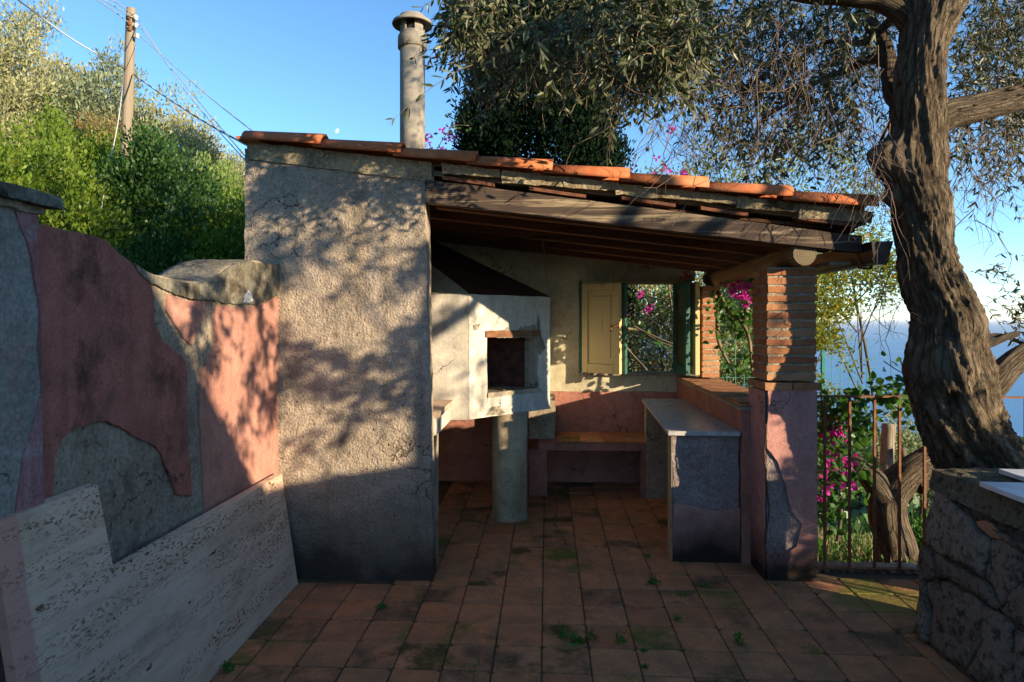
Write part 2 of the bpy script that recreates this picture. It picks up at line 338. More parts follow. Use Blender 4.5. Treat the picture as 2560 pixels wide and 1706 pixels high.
def box(name, x0, x1, y0, y1, z0, z1, m, parent=None, bev=.003):
    bm = bmesh.new(); bx(bm, x0, x1, y0, y1, z0, z1, bev); return bm_obj(name, bm, m, parent)
def nv(p, f, amp, off=0.0, oct=3):
    q = Vector(p) * f + Vector((off, off * .7, off * 1.3)); s = Vector()
    a = 1.0
    for _ in range(oct):
        s += noise.noise_vector(q) * a; q = q * 2.1; a *= .5
    return s * amp
def rough_hex(c8, res, amp, freq=6, off=0.0, skip=()):
    """hexahedron from 8 corners (bottom 4 ccw, top 4 ccw), faces cut into cells of about res, surface unevened by noise"""
    c = [Vector(v) for v in c8]
    idx = {}; vs = []; fs = []
    nx = max(1, round(((c[1] - c[0]).length) / res)); ny = max(1, round((c[3] - c[0]).length / res)); nz = max(1, round((c[4] - c[0]).length / res))
    def P(i, j, k):
        key = (i, j, k)
        if key not in idx:
            a, b, g = i / nx, j / ny, k / nz
            lo = (c[0] * (1 - a) + c[1] * a) * (1 - b) + (c[3] * (1 - a) + c[2] * a) * b
            hi = (c[4] * (1 - a) + c[5] * a) * (1 - b) + (c[7] * (1 - a) + c[6] * a) * b
            p = lo * (1 - g) + hi * g
            idx[key] = len(vs); vs.append(p + nv(p, freq, amp, off))
        return idx[key]
    for i in range(nx):
        for j in range(ny):
            fs.append((P(i, j, 0), P(i, j + 1, 0), P(i + 1, j + 1, 0), P(i + 1, j, 0)))
            fs.append((P(i, j, nz), P(i + 1, j, nz), P(i + 1, j + 1, nz), P(i, j + 1, nz)))
    for i in range(nx):
        for k in range(nz):
            fs.append((P(i, 0, k), P(i + 1, 0, k), P(i + 1, 0, k + 1), P(i, 0, k + 1)))
            fs.append((P(i, ny, k), P(i, ny, k + 1), P(i + 1, ny, k + 1), P(i + 1, ny, k)))
    for j in range(ny):
        for k in range(nz):
            fs.append((P(0, j, k), P(0, j, k + 1), P(0, j + 1, k + 1), P(0, j + 1, k)))
            fs.append((P(nx, j, k), P(nx, j + 1, k), P(nx, j + 1, k + 1), P(nx, j, k + 1)))
    return vs, fs
def rbox(name, x0, x1, y0, y1, z0, z1, m, parent=None, res=.05, amp=.006, freq=7, off=0.0, smooth=True):
    vs, fs = rough_hex([(x0, y0, z0), (x1, y0, z0), (x1, y1, z0), (x0, y1, z0), (x0, y0, z1), (x1, y0, z1), (x1, y1, z1), (x0, y1, z1)], res, amp, freq, off)
    return add_mesh(name, vs, fs, m, parent, False)
def rhex(name, c8, m, parent=None, res=.05, amp=.006, freq=7, off=0.0):
    vs, fs = rough_hex(c8, res, amp, freq, off); return add_mesh(name, vs, fs, m, parent)
def frayed(pts, step=.02, amp=.012, seed=1.0, closed=True):
    """points of a 2D/3D outline made finer and ragged"""
    out = []; n = len(pts)
    for i in range(n if closed else n - 1):
        a, b = Vector(pts[i]), Vector(pts[(i + 1) % n]); k = max(1, int((b - a).length / step))
        for j in range(k):
            p = a.lerp(b, j / k); q = p * 9 + Vector([seed] * len(p))
            q3 = Vector((q[0], q[1], q[2] if len(q) > 2 else seed))
            d = noise.noise_vector(q3) + .55 * noise.noise_vector(q3 * 3.1) + .5 * noise.noise_vector(q3 * 8.3)
            out.append(p + Vector(d[:len(p)]) * amp)
    return out
def skin(name, pts, nrm, thick, m, parent=None, step=.02, amp=.012, seed=1.0, flat=None):
    """a thin layer of plaster with a ragged edge, standing thick proud along nrm; flat = axis kept plane"""
    pts = frayed(pts, step, amp, seed)
    if flat is not None:
        for p in pts: p[flat[0]] = flat[1]
    n = Vector(nrm); k = len(pts)
    bm = bmesh.new(); lo = [bm.verts.new(p) for p in pts]; hi = [bm.verts.new(p + n * thick) for p in pts]
    bm.faces.new(hi)
    for i in range(k): bm.faces.new((lo[i], lo[(i + 1) % k], hi[(i + 1) % k], hi[i]))
    bm.normal_update(); bmesh.ops.triangulate(bm, faces=[f for f in bm.faces if len(f.verts) > 4])
    return bm_obj(name, bm, m, parent)
def catmull(pts, sub):
    pts = [Vector(p) for p in pts]; out = []
    P = [pts[0] * 2 - pts[1]] + pts + [pts[-1] * 2 - pts[-2]]
    for i in range(1, len(P) - 2):
        for j in range(sub):
            t = j / sub; a, b, c, d = P[i - 1], P[i], P[i + 1], P[i + 2]
            out.append(.5 * ((2 * b) + (c - a) * t + (2 * a - 5 * b + 4 * c - d) * t * t + (3 * b - a - 3 * c + d) * t ** 3))
    out.append(pts[-1]); return out
def tube_data(path, rad, seg=8, cap=True, disp=None, base=0):
    """vertices, faces and bark coordinates of a tube; path points, radius per point"""
    vs = []; fs = []; bk = []; n = len(path); up = Vector((.31, .77, .55)).normalized(); s = 0.0
    x = None
    for i in range(n):
        tg = (path[min(i + 1, n - 1)] - path[max(i - 1, 0)]).normalized()
        if x is None: x = tg.cross(up).normalized()
        else: x = (x - tg * x.dot(tg)).normalized()
        y = tg.cross(x)
        if i: s += (path[i] - path[i - 1]).length
        for k in range(seg):
            a = 2 * PI * k / seg; dr = x * math.cos(a) + y * math.sin(a); r = rad[i]
            if disp: r *= disp(a, s, path[i] + dr * r, dr)
            vs.append(path[i] + dr * r); bk.append((math.cos(a) * .22, math.sin(a) * .22, s))
        if i:
            for k in range(seg):
                a0 = base + (i - 1) * seg + k; a1 = base + (i - 1) * seg + (k + 1) % seg
                fs.append((a0, a1, a1 + seg, a0 + seg))
    if cap:
        fs.append(tuple(base + k for k in range(seg))[::-1]); fs.append(tuple(base + (n - 1) * seg + k for k in range(seg)))
    return vs, fs, bk
def tubes(name, items, m, parent=None, seg=8, smooth=True, disp=None):
    """items: (path, radii)"""
    vs = []; fs = []; bk = []
    for path, rad in items:
        v, f, b = tube_data([Vector(p) for p in path], rad, seg, True, disp, len(vs)); vs += v; fs += f; bk += b
    me = mesh(name, vs, fs)
    at_ = me.attributes.new('bark', 'FLOAT_VECTOR', 'POINT'); at_.data.foreach_set('vector', np.array(bk, dtype=np.float32).ravel())
    return link(name, me, m, parent, smooth)
def rod(name, a, b, r, m, parent=None, seg=8, r2=None):
    return tubes(name, [([Vector(a), Vector(b)], [r, r if r2 is None else r2])], m, parent, seg, False)
def lathe(name, prof, cx, cy, m, parent=None, seg=32, smooth=True):
    vs = []; fs = []
    for r, z in prof:
        for k in range(seg):
            a = 2 * PI * k / seg; vs.append((cx + r * math.cos(a), cy + r * math.sin(a), z))
    for i in range(len(prof) - 1):
        for k in range(seg):
            fs.append((i * seg + k, i * seg + (k + 1) % seg, (i + 1) * seg + (k + 1) % seg, (i + 1) * seg + k))
    fs.append(tuple(range(seg))[::-1]); fs.append(tuple((len(prof) - 1) * seg + k for k in range(seg)))
    return add_mesh(name, vs, fs, m, parent, smooth)

# leaves: arrays in, one mesh out
def unit(a): return a / (np.linalg.norm(a, axis=1, keepdims=True) + 1e-9)
def leaf_arrays(base, axis, L, W, fold=True):
    n = len(base); axis = unit(axis); r = rng.normal(size=(n, 3)); side = unit(np.cross(axis, r)); nr = np.cross(side, axis)
    L = L[:, None]; W = W[:, None]
    if fold:
        P = np.stack([base, base + axis * L * .3 + side * W * .5 + nr * W * .12, base + axis * L * .68 + side * W * .42 + nr * W * .08,
                      base + axis * L - nr * L * .08, base + axis * L * .68 - side * W * .42 + nr * W * .08, base + axis * L * .3 - side * W * .5 + nr * W * .12], 1)
        poly = np.array([[0, 1, 2, 3], [0, 3, 4, 5]]); k = 6
    else:
        P = np.stack([base, base + axis * L * .5 + side * W * .5, base + axis * L + nr * L * .06, base + axis * L * .5 - side * W * .5], 1)
        poly = np.array([[0, 1, 2, 3]]); k = 4
    return P.reshape(-1, 3), (poly[None] + (np.arange(n) * k)[:, None, None]).reshape(-1, 4)
def quad_mesh(name, V, Q, m, parent=None, kind=None):
    me = bpy.data.meshes.new(name); me.vertices.add(len(V)); me.vertices.foreach_set('co', V.astype(np.float32).ravel())
    me.loops.add(Q.size); me.loops.foreach_set('vertex_index', Q.astype(np.int32).ravel())
    me.polygons.add(len(Q)); me.polygons.foreach_set('loop_start', (np.arange(len(Q)) * 4).astype(np.int32))
    me.update(calc_edges=True); me.validate()
    o = link(name, me, m, parent)
    if kind: o['kind'] = kind
    return o
def twig_leaves(name, p0, dr, Ln, K, leafL, leafW, m, parent, droop=.45, twig_m='twig', twig_r=.0022, spread=.75, bare=0.0):
    """sprays: a thin curved twig each, leaves in pairs along it"""
    n = len(p0); dr = unit(dr); wob = rng.normal(size=(n, 3)) * .18; S = 6
    def pt(t): return p0 + dr * Ln[:, None] * t + np.array([0, 0, -1.0]) * (droop * Ln[:, None] * t * t) + wob * Ln[:, None] * t * t
    tube_V = []; tube_Q = []
    e1 = unit(np.cross(dr, rng.normal(size=(n, 3)))); e2 = np.cross(dr, e1)
    for i in range(S):
        t = i / (S - 1); c = pt(t); r = twig_r * (1.15 - t * .8)
        for k in range(3):
            a = 2 * PI * k / 3; tube_V.append(c + (e1 * math.cos(a) + e2 * math.sin(a)) * r)
    TV = np.stack(tube_V, 1)                                    # n, S*3, 3
    q = [(i * 3 + k, i * 3 + (k + 1) % 3, (i + 1) * 3 + (k + 1) % 3, (i + 1) * 3 + k) for i in range(S - 1) for k in range(3)]
    TQ = (np.array(q)[None] + (np.arange(n) * S * 3)[:, None, None]).reshape(-1, 4)
    o2 = quad_mesh('twigs', TV.reshape(-1, 3), TQ, twig_m, parent, 'stuff')
    B = []; A = []; use = rng.random(n) >= bare
    for i in range(K):
        t = .08 + .92 * (i // 2 * 2 + 1) / K + (i % 2) * .01; t = min(t, 1.0)
        tan = unit(pt(min(t + .02, 1.02)) - pt(t - .02)); side = unit(np.cross(tan, rng.normal(size=(n, 3))))
        if i % 2: side = -side
        B.append(pt(t)[use]); A.append((tan * (1 - spread * .6) + side * spread + np.array([0, 0, -.22]))[use])
    B = np.concatenate(B); A = np.concatenate(A); N = len(B)
    V, Q = leaf_arrays(B, A, leafL * rng.uniform(.6, 1.15, N), leafW * rng.uniform(.75, 1.2, N))
    return quad_mesh(name, V, Q, m, parent, 'stuff')
def clumps(name, cs, cr, per, L, W, m, parent, up=.5, fold=False, kind='stuff', radial=None):
    """leafy clumps: cs (n,3) centres, cr (n,) radii"""
    n = len(cs); d = unit(rng.normal(size=(n, per, 3)).reshape(-1, 3)).reshape(n, per, 3)
    r = cr[:, None, None] * rng.uniform(.15, 1, (n, per, 1)) ** .7
    B = (cs[:, None, :] + d * r).reshape(-1, 3); A = d.reshape(-1, 3) * .7 + rng.normal(size=(n * per, 3)) * .45 + np.array([0, 0, up])
    if radial is not None: A = A + np.repeat(unit(cs - radial), per, 0) * .5
    N = len(B); V, Q = leaf_arrays(B, A, L * rng.uniform(.6, 1.25, N), W * rng.uniform(.7, 1.2, N), fold)
    return quad_mesh(name, V, Q, m, parent, kind)
def ellip(n, c, r, shell=.55, zmin=-1.0, lump=.25, f=1.3, seed=0.0):
    """n points in the outer part of a lumpy ellipsoid"""
    d = unit(rng.normal(size=(n * 2, 3))); d = d[d[:, 2] > zmin][:n]
    k = np.array([1 + lump * noise.noise(Vector(tuple(x * f * 1.7)) + Vector((seed, seed, 0))) * 1.6 for x in d])
    rr = rng.uniform(shell ** 3, 1, len(d)) ** (1 / 3)
    return np.array(c) + d * np.array(r) * (k * rr)[:, None]

def tree(name, label, cat, x, y, z0, crown_c, crown_r, ncl, per, clr, L_, W_, m, trunk_r=.12, group=None, shell=.45, up=.4, zmin=-.7, lump=.3, trunk_m='trunk_far', sd=0.0, fold=False):
    o = thing(name, label, cat, (x, y, z0), group); C_ = Vector(crown_c)
    its = [(catmull([Vector((x, y, z0 - .3)), Vector((x, y, z0)).lerp(C_, .5) + Vector((.1, 0, 0)), C_], 4), [trunk_r * (1.1 - .07 * i) for i in range(9)])]
    for k in range(7):
        a_ = k * 2.4 + sd; e = C_ + Vector((math.cos(a_) * crown_r[0] * .7, math.sin(a_) * crown_r[1] * .7, crown_r[2] * random.uniform(-.1, .6)))
        b_ = Vector((x, y, z0)).lerp(C_, random.uniform(.5, .9)); its.append((catmull([b_, b_.lerp(e, .5) + Vector((0, 0, .1 * crown_r[2])), e], 3), [trunk_r * .45 * (1 - i * .13) for i in range(7)]))
    tubes('trunk', its, trunk_m, o, 7)
    cs = ellip(ncl, crown_c, crown_r, shell, zmin, lump, 1.3, sd)
    clumps('crown', cs, rng.uniform(.7, 1.3, len(cs)) * clr, per, L_, W_, m, o, up, fold, 'stuff', np.array(crown_c))
    return o
# ------------------------------------------------------------------ ground, sea, far coast
def ground_z(x, y):
    n = noise.noise(Vector((x * .12, y * .12, 3))) * .35
    r = math.hypot(x, y)
    g = -.15
    if y > 4.3 and x > 1.3: g -= (y - 4.3) * .26
    elif y > 6.6: g -= (y - 6.6) * .06
    if x > 3.6: g -= (x - 3.6) * .30
    if r > 12 and x > -2: g = min(g, -.15 - .31 * (r - 9)) if r < 200 else g
    if x < -1.9:
        h = -.15 + min(1.2, (-1.9 - x) * .9) + max(0, -3.0 - x) * .36
        if r > 12: h = min(h, 60)
        g = h + n * min(1, (-1.9 - x) * .4)
        if y > 22: g -= (y - 22) * .5
    elif r >= 200:
        g = -.15 - .31 * 191
        g -= (r - 200) * (199 - 59.4) / 1120 + noise.noise(Vector((x * .004, y * .004, 7))) * 9 + noise.noise(Vector((x * .02, y * .02, 2))) * 3
    if r > 1180: g -= (r - 1180) * .04 * (1 + noise.noise(Vector((x * .003, y * .003, 1))) * 1.5)
    return g + (n * .5 if r > 9 and x > -1.9 else 0)
vs = [(0, 0, -.2)]; fs = []; NA = 240; radii = [2, 3.2] + [4.2 * 1.055 ** k for k in range(112)]
for r in radii:
    for k in range(NA):
        a = 2 * PI * k / NA; x, y = r * math.cos(a), r * math.sin(a); vs.append((x, y, ground_z(x, y)))
for k in range(NA): fs.append((0, 1 + k, 1 + (k + 1) % NA))
for i in range(len(radii) - 1):
    for k in range(NA):
        a = 1 + i * NA + k; b = 1 + i * NA + (k + 1) % NA; fs.append((a, a + NA, b + NA, b))
t = NT('hill_soil'); r_ = t.noise(.05, 10, rough=.75); r2 = t.noise(1.6, 8, rough=.7)
M['soil'] = t.out(t.mix(t.ramp(r2, [(.42, 0.0), (.6, 1.0)]), t.mix(t.ramp(r_, [(.4, 0.0), (.6, 1.0)]), (.025, .04, .015), (.06, .065, .03)), (.04, .055, .018)), .95, t.bump(r2, .6, .05), .1)
props(add_mesh('hillside_ground', vs, fs, 'soil', smooth=True), kind='structure')
t = NT('sea_water')
w1 = t.noise(1, 6, t.map(t.pos, (.012, .03, .1)), .6); w2 = t.noise(1, 5, t.map(t.pos, (.0009, .0035, .1)), .6, .6)
col = t.mix(t.ramp(w2, [(.4, 0.0), (.62, 1.0)]), (.07, .21, .37), (.12, .31, .50))
M['sea'] = t.out(col, t.rng(w2, .35, .65, .35, .6), t.bump(w1, .25, 2.0), .5)
sea_n = 96; vs = [(0, 0, -200)]; fs = []
for r in (900, 2500, 7000, 20000, 60000, 120000):
    for k in range(sea_n): vs.append((r * math.cos(2 * PI * k / sea_n), r * math.sin(2 * PI * k / sea_n), -200))
fs += [(0, 1 + k, 1 + (k + 1) % sea_n) for k in range(sea_n)]
for i in range(5):
    for k in range(sea_n): a = 1 + i * sea_n + k; b = 1 + i * sea_n + (k + 1) % sea_n; fs.append((a, a + sea_n, b + sea_n, b))
props(add_mesh('sea', vs, fs, 'sea'), kind='structure')
# coastal wood as one mass, houses far below
cs = []
while len(cs) < 2600:
    a = rng.uniform(.15, 1.25); r = rng.uniform(230, 1330); x, y = r * math.sin(a), r * math.cos(a)
    z = ground_z(x, y)
    if z > -199: cs.append((x, y, z + 2))
cs = np.array(cs)
props(clumps('coastal_wood', cs, rng.uniform(4, 9, len(cs)), 9, 9, 7, 'leaf_deep', None, .4), kind='stuff')
M['far_wall'] = simple('far_house_wall', (.6, .52, .42), .9); M['far_roof'] = simple('far_house_roof', (.4, .16, .09), .9)
for i in range(16):
    a = math.atan((.60 + .12 * ((i * 37) % 16) / 16) * 1.06); r = 560 + 46 * i + rng.uniform(-12, 12)
    x, y = r * math.sin(a - .05), r * math.cos(a - .05); z = ground_z(x, y) + 2
    h = thing('coastal_house', 'small pale house with a red roof far below among the trees by the sea', 'house', (x, y, z), 'houses along the distant coast')
    w = rng.uniform(5, 8); box('wall', x - w, x + w, y - w * .7, y + w * .7, z - 3, z + 6, 'far_wall', h, 0)
    add_mesh('roof', [(x - w, y - w * .7, z + 6.1), (x + w, y - w * .7, z + 6.1), (x + w, y + w * .7, z + 6.1), (x - w, y + w * .7, z + 6.1), (x - w, y, z + 9), (x + w, y, z + 9)],
             [(0, 1, 5, 4), (2, 3, 4, 5), (0, 4, 3), (1, 2, 5), (0, 3, 2, 1)], 'far_roof', h)

# ------------------------------------------------------------------ terrace with its clay tiles
bm = bmesh.new(); bx(bm, -2.0, 3.3, -3.2, 4.2, -.4, -.006); bx(bm, -2.0, 1.52, 4.203, 6.3, -.4, -.006)
floor = bm_obj('terrace_floor', bm, 'joint'); props(floor, kind='structure')
tile_me = []
PX, PY = .2135, .227
for k in range(7):
    bm = bmesh.new(); hx, hy = PX / 2 - .0035, PY / 2 - .0035; out = []
    N_ = 16
    corner = [random.uniform(.004, .022) if random.random() < .4 else .004 for _ in range(4)]
    pts = []
    for (sx, sy), c_ in zip(((-1, -1), (1, -1), (1, 1), (-1, 1)), corner):
        a_, b_ = (sx * (hx - c_), sy * hy), (sx * hx, sy * (hy - c_))
        if sx * sy > 0: a_, b_ = b_, a_
        pts += [a_, b_]
    pts = [(x + random.uniform(-.0012, .0012), y + random.uniform(-.0012, .0012)) for x, y in pts]
    n = len(pts); lo = [bm.verts.new((x, y, -.018)) for x, y in pts]; md = [bm.verts.new((x, y, -.003)) for x, y in pts]
    hi = [bm.verts.new((x * .975, y * .975, 0)) for x, y in pts]; ce = bm.verts.new((0, 0, random.uniform(-.0012, .0012)))
    for i in range(n):
        j = (i + 1) % n; bm.faces.new((lo[i], lo[j], md[j], md[i])); bm.faces.new((md[i], md[j], hi[j], hi[i])); bm.faces.new((hi[i], hi[j], ce))
    bmesh.ops.recalc_face_normals(bm, faces=bm.faces)
    me = bpy.data.meshes.new('floor_tile'); bm.to_mesh(me); bm.free(); me.materials.append(M['tile']); tile_me.append(me)
cand = []
for i in range(-9, 15):
    for j in range(-3, 15):
        x = -.024 + PX * (i + .5); y = 2.829 + PY * (j + .5)
        if y > 4.0 and x > 1.5: continue
        if y > 4.05 and x < -.78: continue
        if x < -1.5 or x > 3.2 or y > 6.2: continue
        if y < 3.4 and x > 1.85: continue
        if x > .8 * y or y < 2.2: continue
        if x < -.8 and 3.85 < y < 4.05: continue
        cand.append((y, x))
cand.sort()
for y, x in cand[:300]:
    o = bpy.data.objects.new('floor_tile', random.choice(tile_me)); COL.objects.link(o); o.parent = floor
    o.location = (x + random.uniform(-.001, .001), y + random.uniform(-.001, .001), random.uniform(-.0012, .0018))
    o.rotation_euler = (random.uniform(-.006, .006), random.uniform(-.006, .006), random.choice((0, PI)) + random.uniform(-.006, .006))
# crack across the inner tiles
crk = [gr(px, py, .0025) for px, py in ((1392, 1245), (1390, 1285), (1381, 1302), (1394, 1325), (1412, 1345), (1416, 1366))]
crk = frayed(crk, .02, .006, 3, False)
tubes('crack', [([Vector((p.x, p.y, .001)) for p in crk], [.0032] * len(crk))], 'joint', floor, 5)

# ------------------------------------------------------------------ the shelter
def zr(x): return 2.0876 - .12 * x          # underside of rafters
def zt(x): return 2.307 - .124 * x          # lower edge of verge tiles
sh = thing('garden_shelter', 'open lean-to shelter with rough grey wall, brick pillars and a sloping clay tile roof', 'shelter', (0, 5, 0))
def slab_wall(name, x0, x1, y0, y1, z0, ztop, m, res=.06, amp=.006, parent=sh):
    return rhex(name, [(x0, y0, z0), (x1, y0, z0), (x1, y1, z0), (x0, y1, z0), (x0, y0, ztop(x0)), (x1, y0, ztop(x1)), (x1, y1, ztop(x1)), (x0, y1, ztop(x0))], m, parent, res, amp)
def fw(x): return 2.30 - .124 * x - .012
bm = bmesh.new()
rhex('front_wall', [(-1.765, 3.79, -.05), (-.650, 3.785, -.05), (-.672, 3.99, -.05), (-1.765, 3.99, -.05),
                    (-1.765, 3.79, 2.506), (-.706, 3.79, 2.372), (-.712, 3.99, 2.372), (-1.765, 3.99, 2.506)], 'front_plaster', sh, .03, .006, 9)
slab_wall('left_wall', -1.76, -1.62, 3.994, 6.36, -.05, lambda x: 2.44, 'cream', .1)
def bw(x): return zr(x) + .11
YB = 6.19
WX0, WX1, WZ0, WZ1 = .293, 1.36, 1.02, 1.86
slab_wall('back_wall', -1.617, WX0, YB, 6.36, .84, bw, 'cream', .08)
slab_wall('back_wall', WX0 + .002, WX1, YB, 6.36, WZ1, bw, 'cream', .08)
slab_wall('back_wall', WX0 + .002, 1.52, YB, 6.36, .84, lambda x: WZ0 - .03, 'cream', .08)
slab_wall('back_dado', -1.617, 1.52, YB - .006, 6.36, -.05, lambda x: .838, 'pink_inside', .08, .003)
# parapet between the pillars
rbox('parapet', 1.195, 1.50, 4.16, 6.18, -.05, .945, 'pink_inside', sh, .08, .004)
rbox('parapet_render', 1.188, 1.505, 4.152, 6.184, .947, .968, 'beige_cement', sh, .06, .004)
for i in range(8):
    y = 4.17 + i * .25; rbox('coping_plank', 1.19, 1.515, y, y + .244, .970, .984 + random.uniform(0, .003), 'tile', sh, .12, .0015)
# window with its leaves
wf = thing('window', None, None, (0, YB, 0)); wf.parent = sh; wf.matrix_parent_inverse = Matrix.Translation(sh.location).inverted()
def wpart(name, *a, m='green_paint', bev=.003):
    o = box(name, *a, m, None, bev); o.parent = wf; o.matrix_parent_inverse = (Matrix.Translation(sh.location).inverted() and Matrix.Translation(wf.location).inverted()); return o
wpart('frame', WX0 + .002, WX0 + .03, 6.16, 6.26, WZ0, WZ1)
wpart('frame', WX0 + .031, WX1 - .035, 6.16, 6.26, WZ1 - .028, WZ1 - .001, m='yellow_paint')
wpart('frame', 1.255, 1.30, 6.16, 6.26, WZ0, WZ1)
wpart('sill', WX0 + .031, 1.254, 6.13, 6.30, WZ0 - .028, WZ0 - .004, m='cement')
# left shutter: ochre inner face with a sunk panel
def leafset(ox, oy, ang, w, z0, z1, mf, mp, name, panel=.01, glass=False):
    """framed leaf hinged at (ox, oy), opening by ang from +X"""
    bm = bmesh.new(); s = .062
    bx(bm, 0, s, -.02, .02, z0, z1, .003); bx(bm, w - s, w, -.02, .02, z0, z1, .003)
    bx(bm, s + .001, w - s - .001, -.02, .02, z1 - s, z1, .003); bx(bm, s + .001, w - s - .001, -.02, .02, z0, z0 + s * 1.35, .003)
    R = Matrix.Translation((ox, oy, 0)) @ Matrix.Rotation(ang, 4, 'Z'); bmesh.ops.transform(bm, matrix=R, verts=bm.verts)
    a = bm_obj(name, bm, mf)
    bm = bmesh.new(); bx(bm, s + .002, w - s - .002, -panel * .5, panel * .5, z0 + s * 1.35 + .002, z1 - s - .002)
    if not glass: bx(bm, s + .035, w - s - .035, -panel * .5 - .006, panel * .5 + .003, z0 + s * 1.35 + .05, z1 - s - .05, .004)
    bmesh.ops.transform(bm, matrix=R, verts=bm.verts); b = bm_obj('pane' if glass else 'shutter_panel', bm, mp)
    for o in (a, b): o.parent = wf; o.matrix_parent_inverse = Matrix.Translation(wf.location).inverted()
leafset(WX0 + .035, 6.13, math.radians(-36), .395, WZ0 + .002, WZ1 - .03, 'yellow_paint', 'yellow_paint', 'shutter')
leafset(WX0 + .062, 6.165, math.radians(-36), .425, WZ0 + .002, WZ1 - .03, 'green_paint', 'glass_dusty', 'glazed_leaf', .005, True)
lx, ly = WX0 + .035 + .355 * math.cos(math.radians(36)) - .02, 6.13 - .355 * math.sin(math.radians(36)) - .03
wpart('latch', lx - .04, lx + .035, ly - .004, ly + .008, 1.435, 1.455, m='rust'); wpart('latch', lx - .038, lx - .024, ly - .006, ly + .006, 1.400, 1.434, m='rust')
leafset(1.165, 6.14, math.radians(-83), .36, WZ0 + .004, WZ1 - .03, 'green_paint', 'glass_dusty', 'glazed_leaf', .005, True)
leafset(1.262, 6.14, math.radians(-84), .33, WZ0 + .004, WZ1 - .03, 'yellow_paint', 'yellow_paint', 'shutter')
# pillars
def pillar(x0, x1, y0, y1, zb, ztop, n, wide):
    g = thing('pillar', None, None, ((x0 + x1) / 2, (y0 + y1) / 2, 0)); g.parent = sh; g.matrix_parent_inverse = Matrix.Translation(sh.location).inverted()
    inv = Matrix.Translation(g.location).inverted()
    def put(o): o.parent = g; o.matrix_parent_inverse = inv; return o
    put(rbox('mortar_core', x0 + .006, x1 - .006, y0 + .006, y1 - .006, zb, ztop, 'mortar', None, .02, .004, 25))
    p = (ztop - zb) / n; ym = (y0 + y1) / 2
    for i in range(n):
        z = zb + i * p; h = p * random.uniform(.74, .82); dx = random.uniform(-.004, .004); dy = random.uniform(-.004, .003)
        cut = ym + random.uniform(-.01, .01)
        put(rbox('brick', x0 + dx, x1 + dx, y0 + dy, cut - .004, z + .004, z + h, 'brick', None, .035, .0032, 22, i * 3.3))
        put(rbox('brick', x0 - dx, x1 - dx, cut + .004, y1, z + .004, z + h, 'brick', None, .06, .003, 22, i * 5.1))
    return g, put
g, put = pillar(1.268, 1.546, 3.905, 4.185, 1.150, 1.806, 13, True)
put(rbox('plinth', 1.262, 1.549, 3.898, 4.20, -.03, 1.09, 'lilac', None, .035, .005, 9))
for k, (a, b) in enumerate(((1.25, 1.402), (1.408, 1.565))): put(rbox('ledge_brick', a, b, 3.882, 4.21, 1.098, 1.140, 'brick', None, .04, .003, 20, k * 4.))
PXp = lambda dx, dy: at(dx * D, dy * D, 3.892)
A_ = [(1765, 897), (1876, 897), (1877, 1328), (1845, 1334), (1740, 1326), (1742, 1300), (1757, 1262), (1800, 1275), (1828, 1255), (1843, 1205), (1815, 1170), (1806, 1115), (1785, 1060), (1762, 1030), (1760, 975), (1765, 960)]
pts = [PXp(*q) for q in A_]
for q in pts: q.x = min(max(q.x, 1.262), 1.551)
put(skin('plaster_skin', pts, (0, -1, 0), .007, 'pink_pillar', None, .018, .006, 2.0, (1, 3.893)))
pts = [Vector((1.258, 3.90, 0)), Vector((1.258, 4.20, 0)), Vector((1.258, 4.20, 1.09)), Vector((1.258, 3.90, 1.09))]
put(skin('plaster_skin', pts, (-1, 0, 0), .005, 'pink_pillar', None, .03, .003, 4.0, (0, 1.256)))
put(tubes('crack', [(frayed([PXp(1759, 975), PXp(1757, 1040), PXp(1763, 1080), PXp(1762, 1130), PXp(1768, 1180), PXp(1758, 1230), PXp(1752, 1262)], .02, .008, 5, False), [.0045] * 200)], 'joint', None, 5))
g2, put2 = pillar(1.352, 1.50, 5.86, 6.10, 1.0, 1.80, 16, False)
# log beam
pa = [Vector((1.44 + .045 * t_, 3.80 + 2.36 * t_, 1.872 + .004 * math.sin(t_ * 7))) for t_ in [k / 24 for k in range(25)]]
def logd(a, s, p, d): return 1 + .05 * noise.noise(Vector((math.cos(a) * 1.5, math.sin(a) * 1.5, s * 1.1))) + .05 * noise.noise(Vector((math.cos(a) * 5, math.sin(a) * 5, s * 2)))
lb = tubes('log_beam', [(pa, [.066] * 25)], 'log', sh, 24, True, logd)
t = NT('log_end_grain'); v = t.map(t.pos, (1, 1, 1), (-1.44, -3.8, -1.872))
wv = t.n.new('ShaderNodeTexWave'); wv.wave_type = 'RINGS'; wv.rings_direction = 'Y'; t.t.links.new(v, wv.inputs[0]); wv.inputs['Scale'].default_value = 38; wv.inputs['Distortion'].default_value = 3
M['endgrain'] = t.out(t.mix(t.ramp(wv.outputs['Color'], [(.2, 0.0), (.8, 1.0)]), (.11, .085, .055), (.24, .19, .125)), .9, t.bump(wv.outputs['Color'], .5, .003), .1)
lathe_end = [Vector((1.44 + .0635 * math.cos(2 * PI * k / 24), 3.797, 1.872 + .0635 * math.sin(2 * PI * k / 24))) for k in range(24)]
add_mesh('log_end', lathe_end + [Vector((1.44, 3.7945, 1.872))], [(k, (k + 1) % 24, 24) for k in range(24)], 'endgrain', sh)
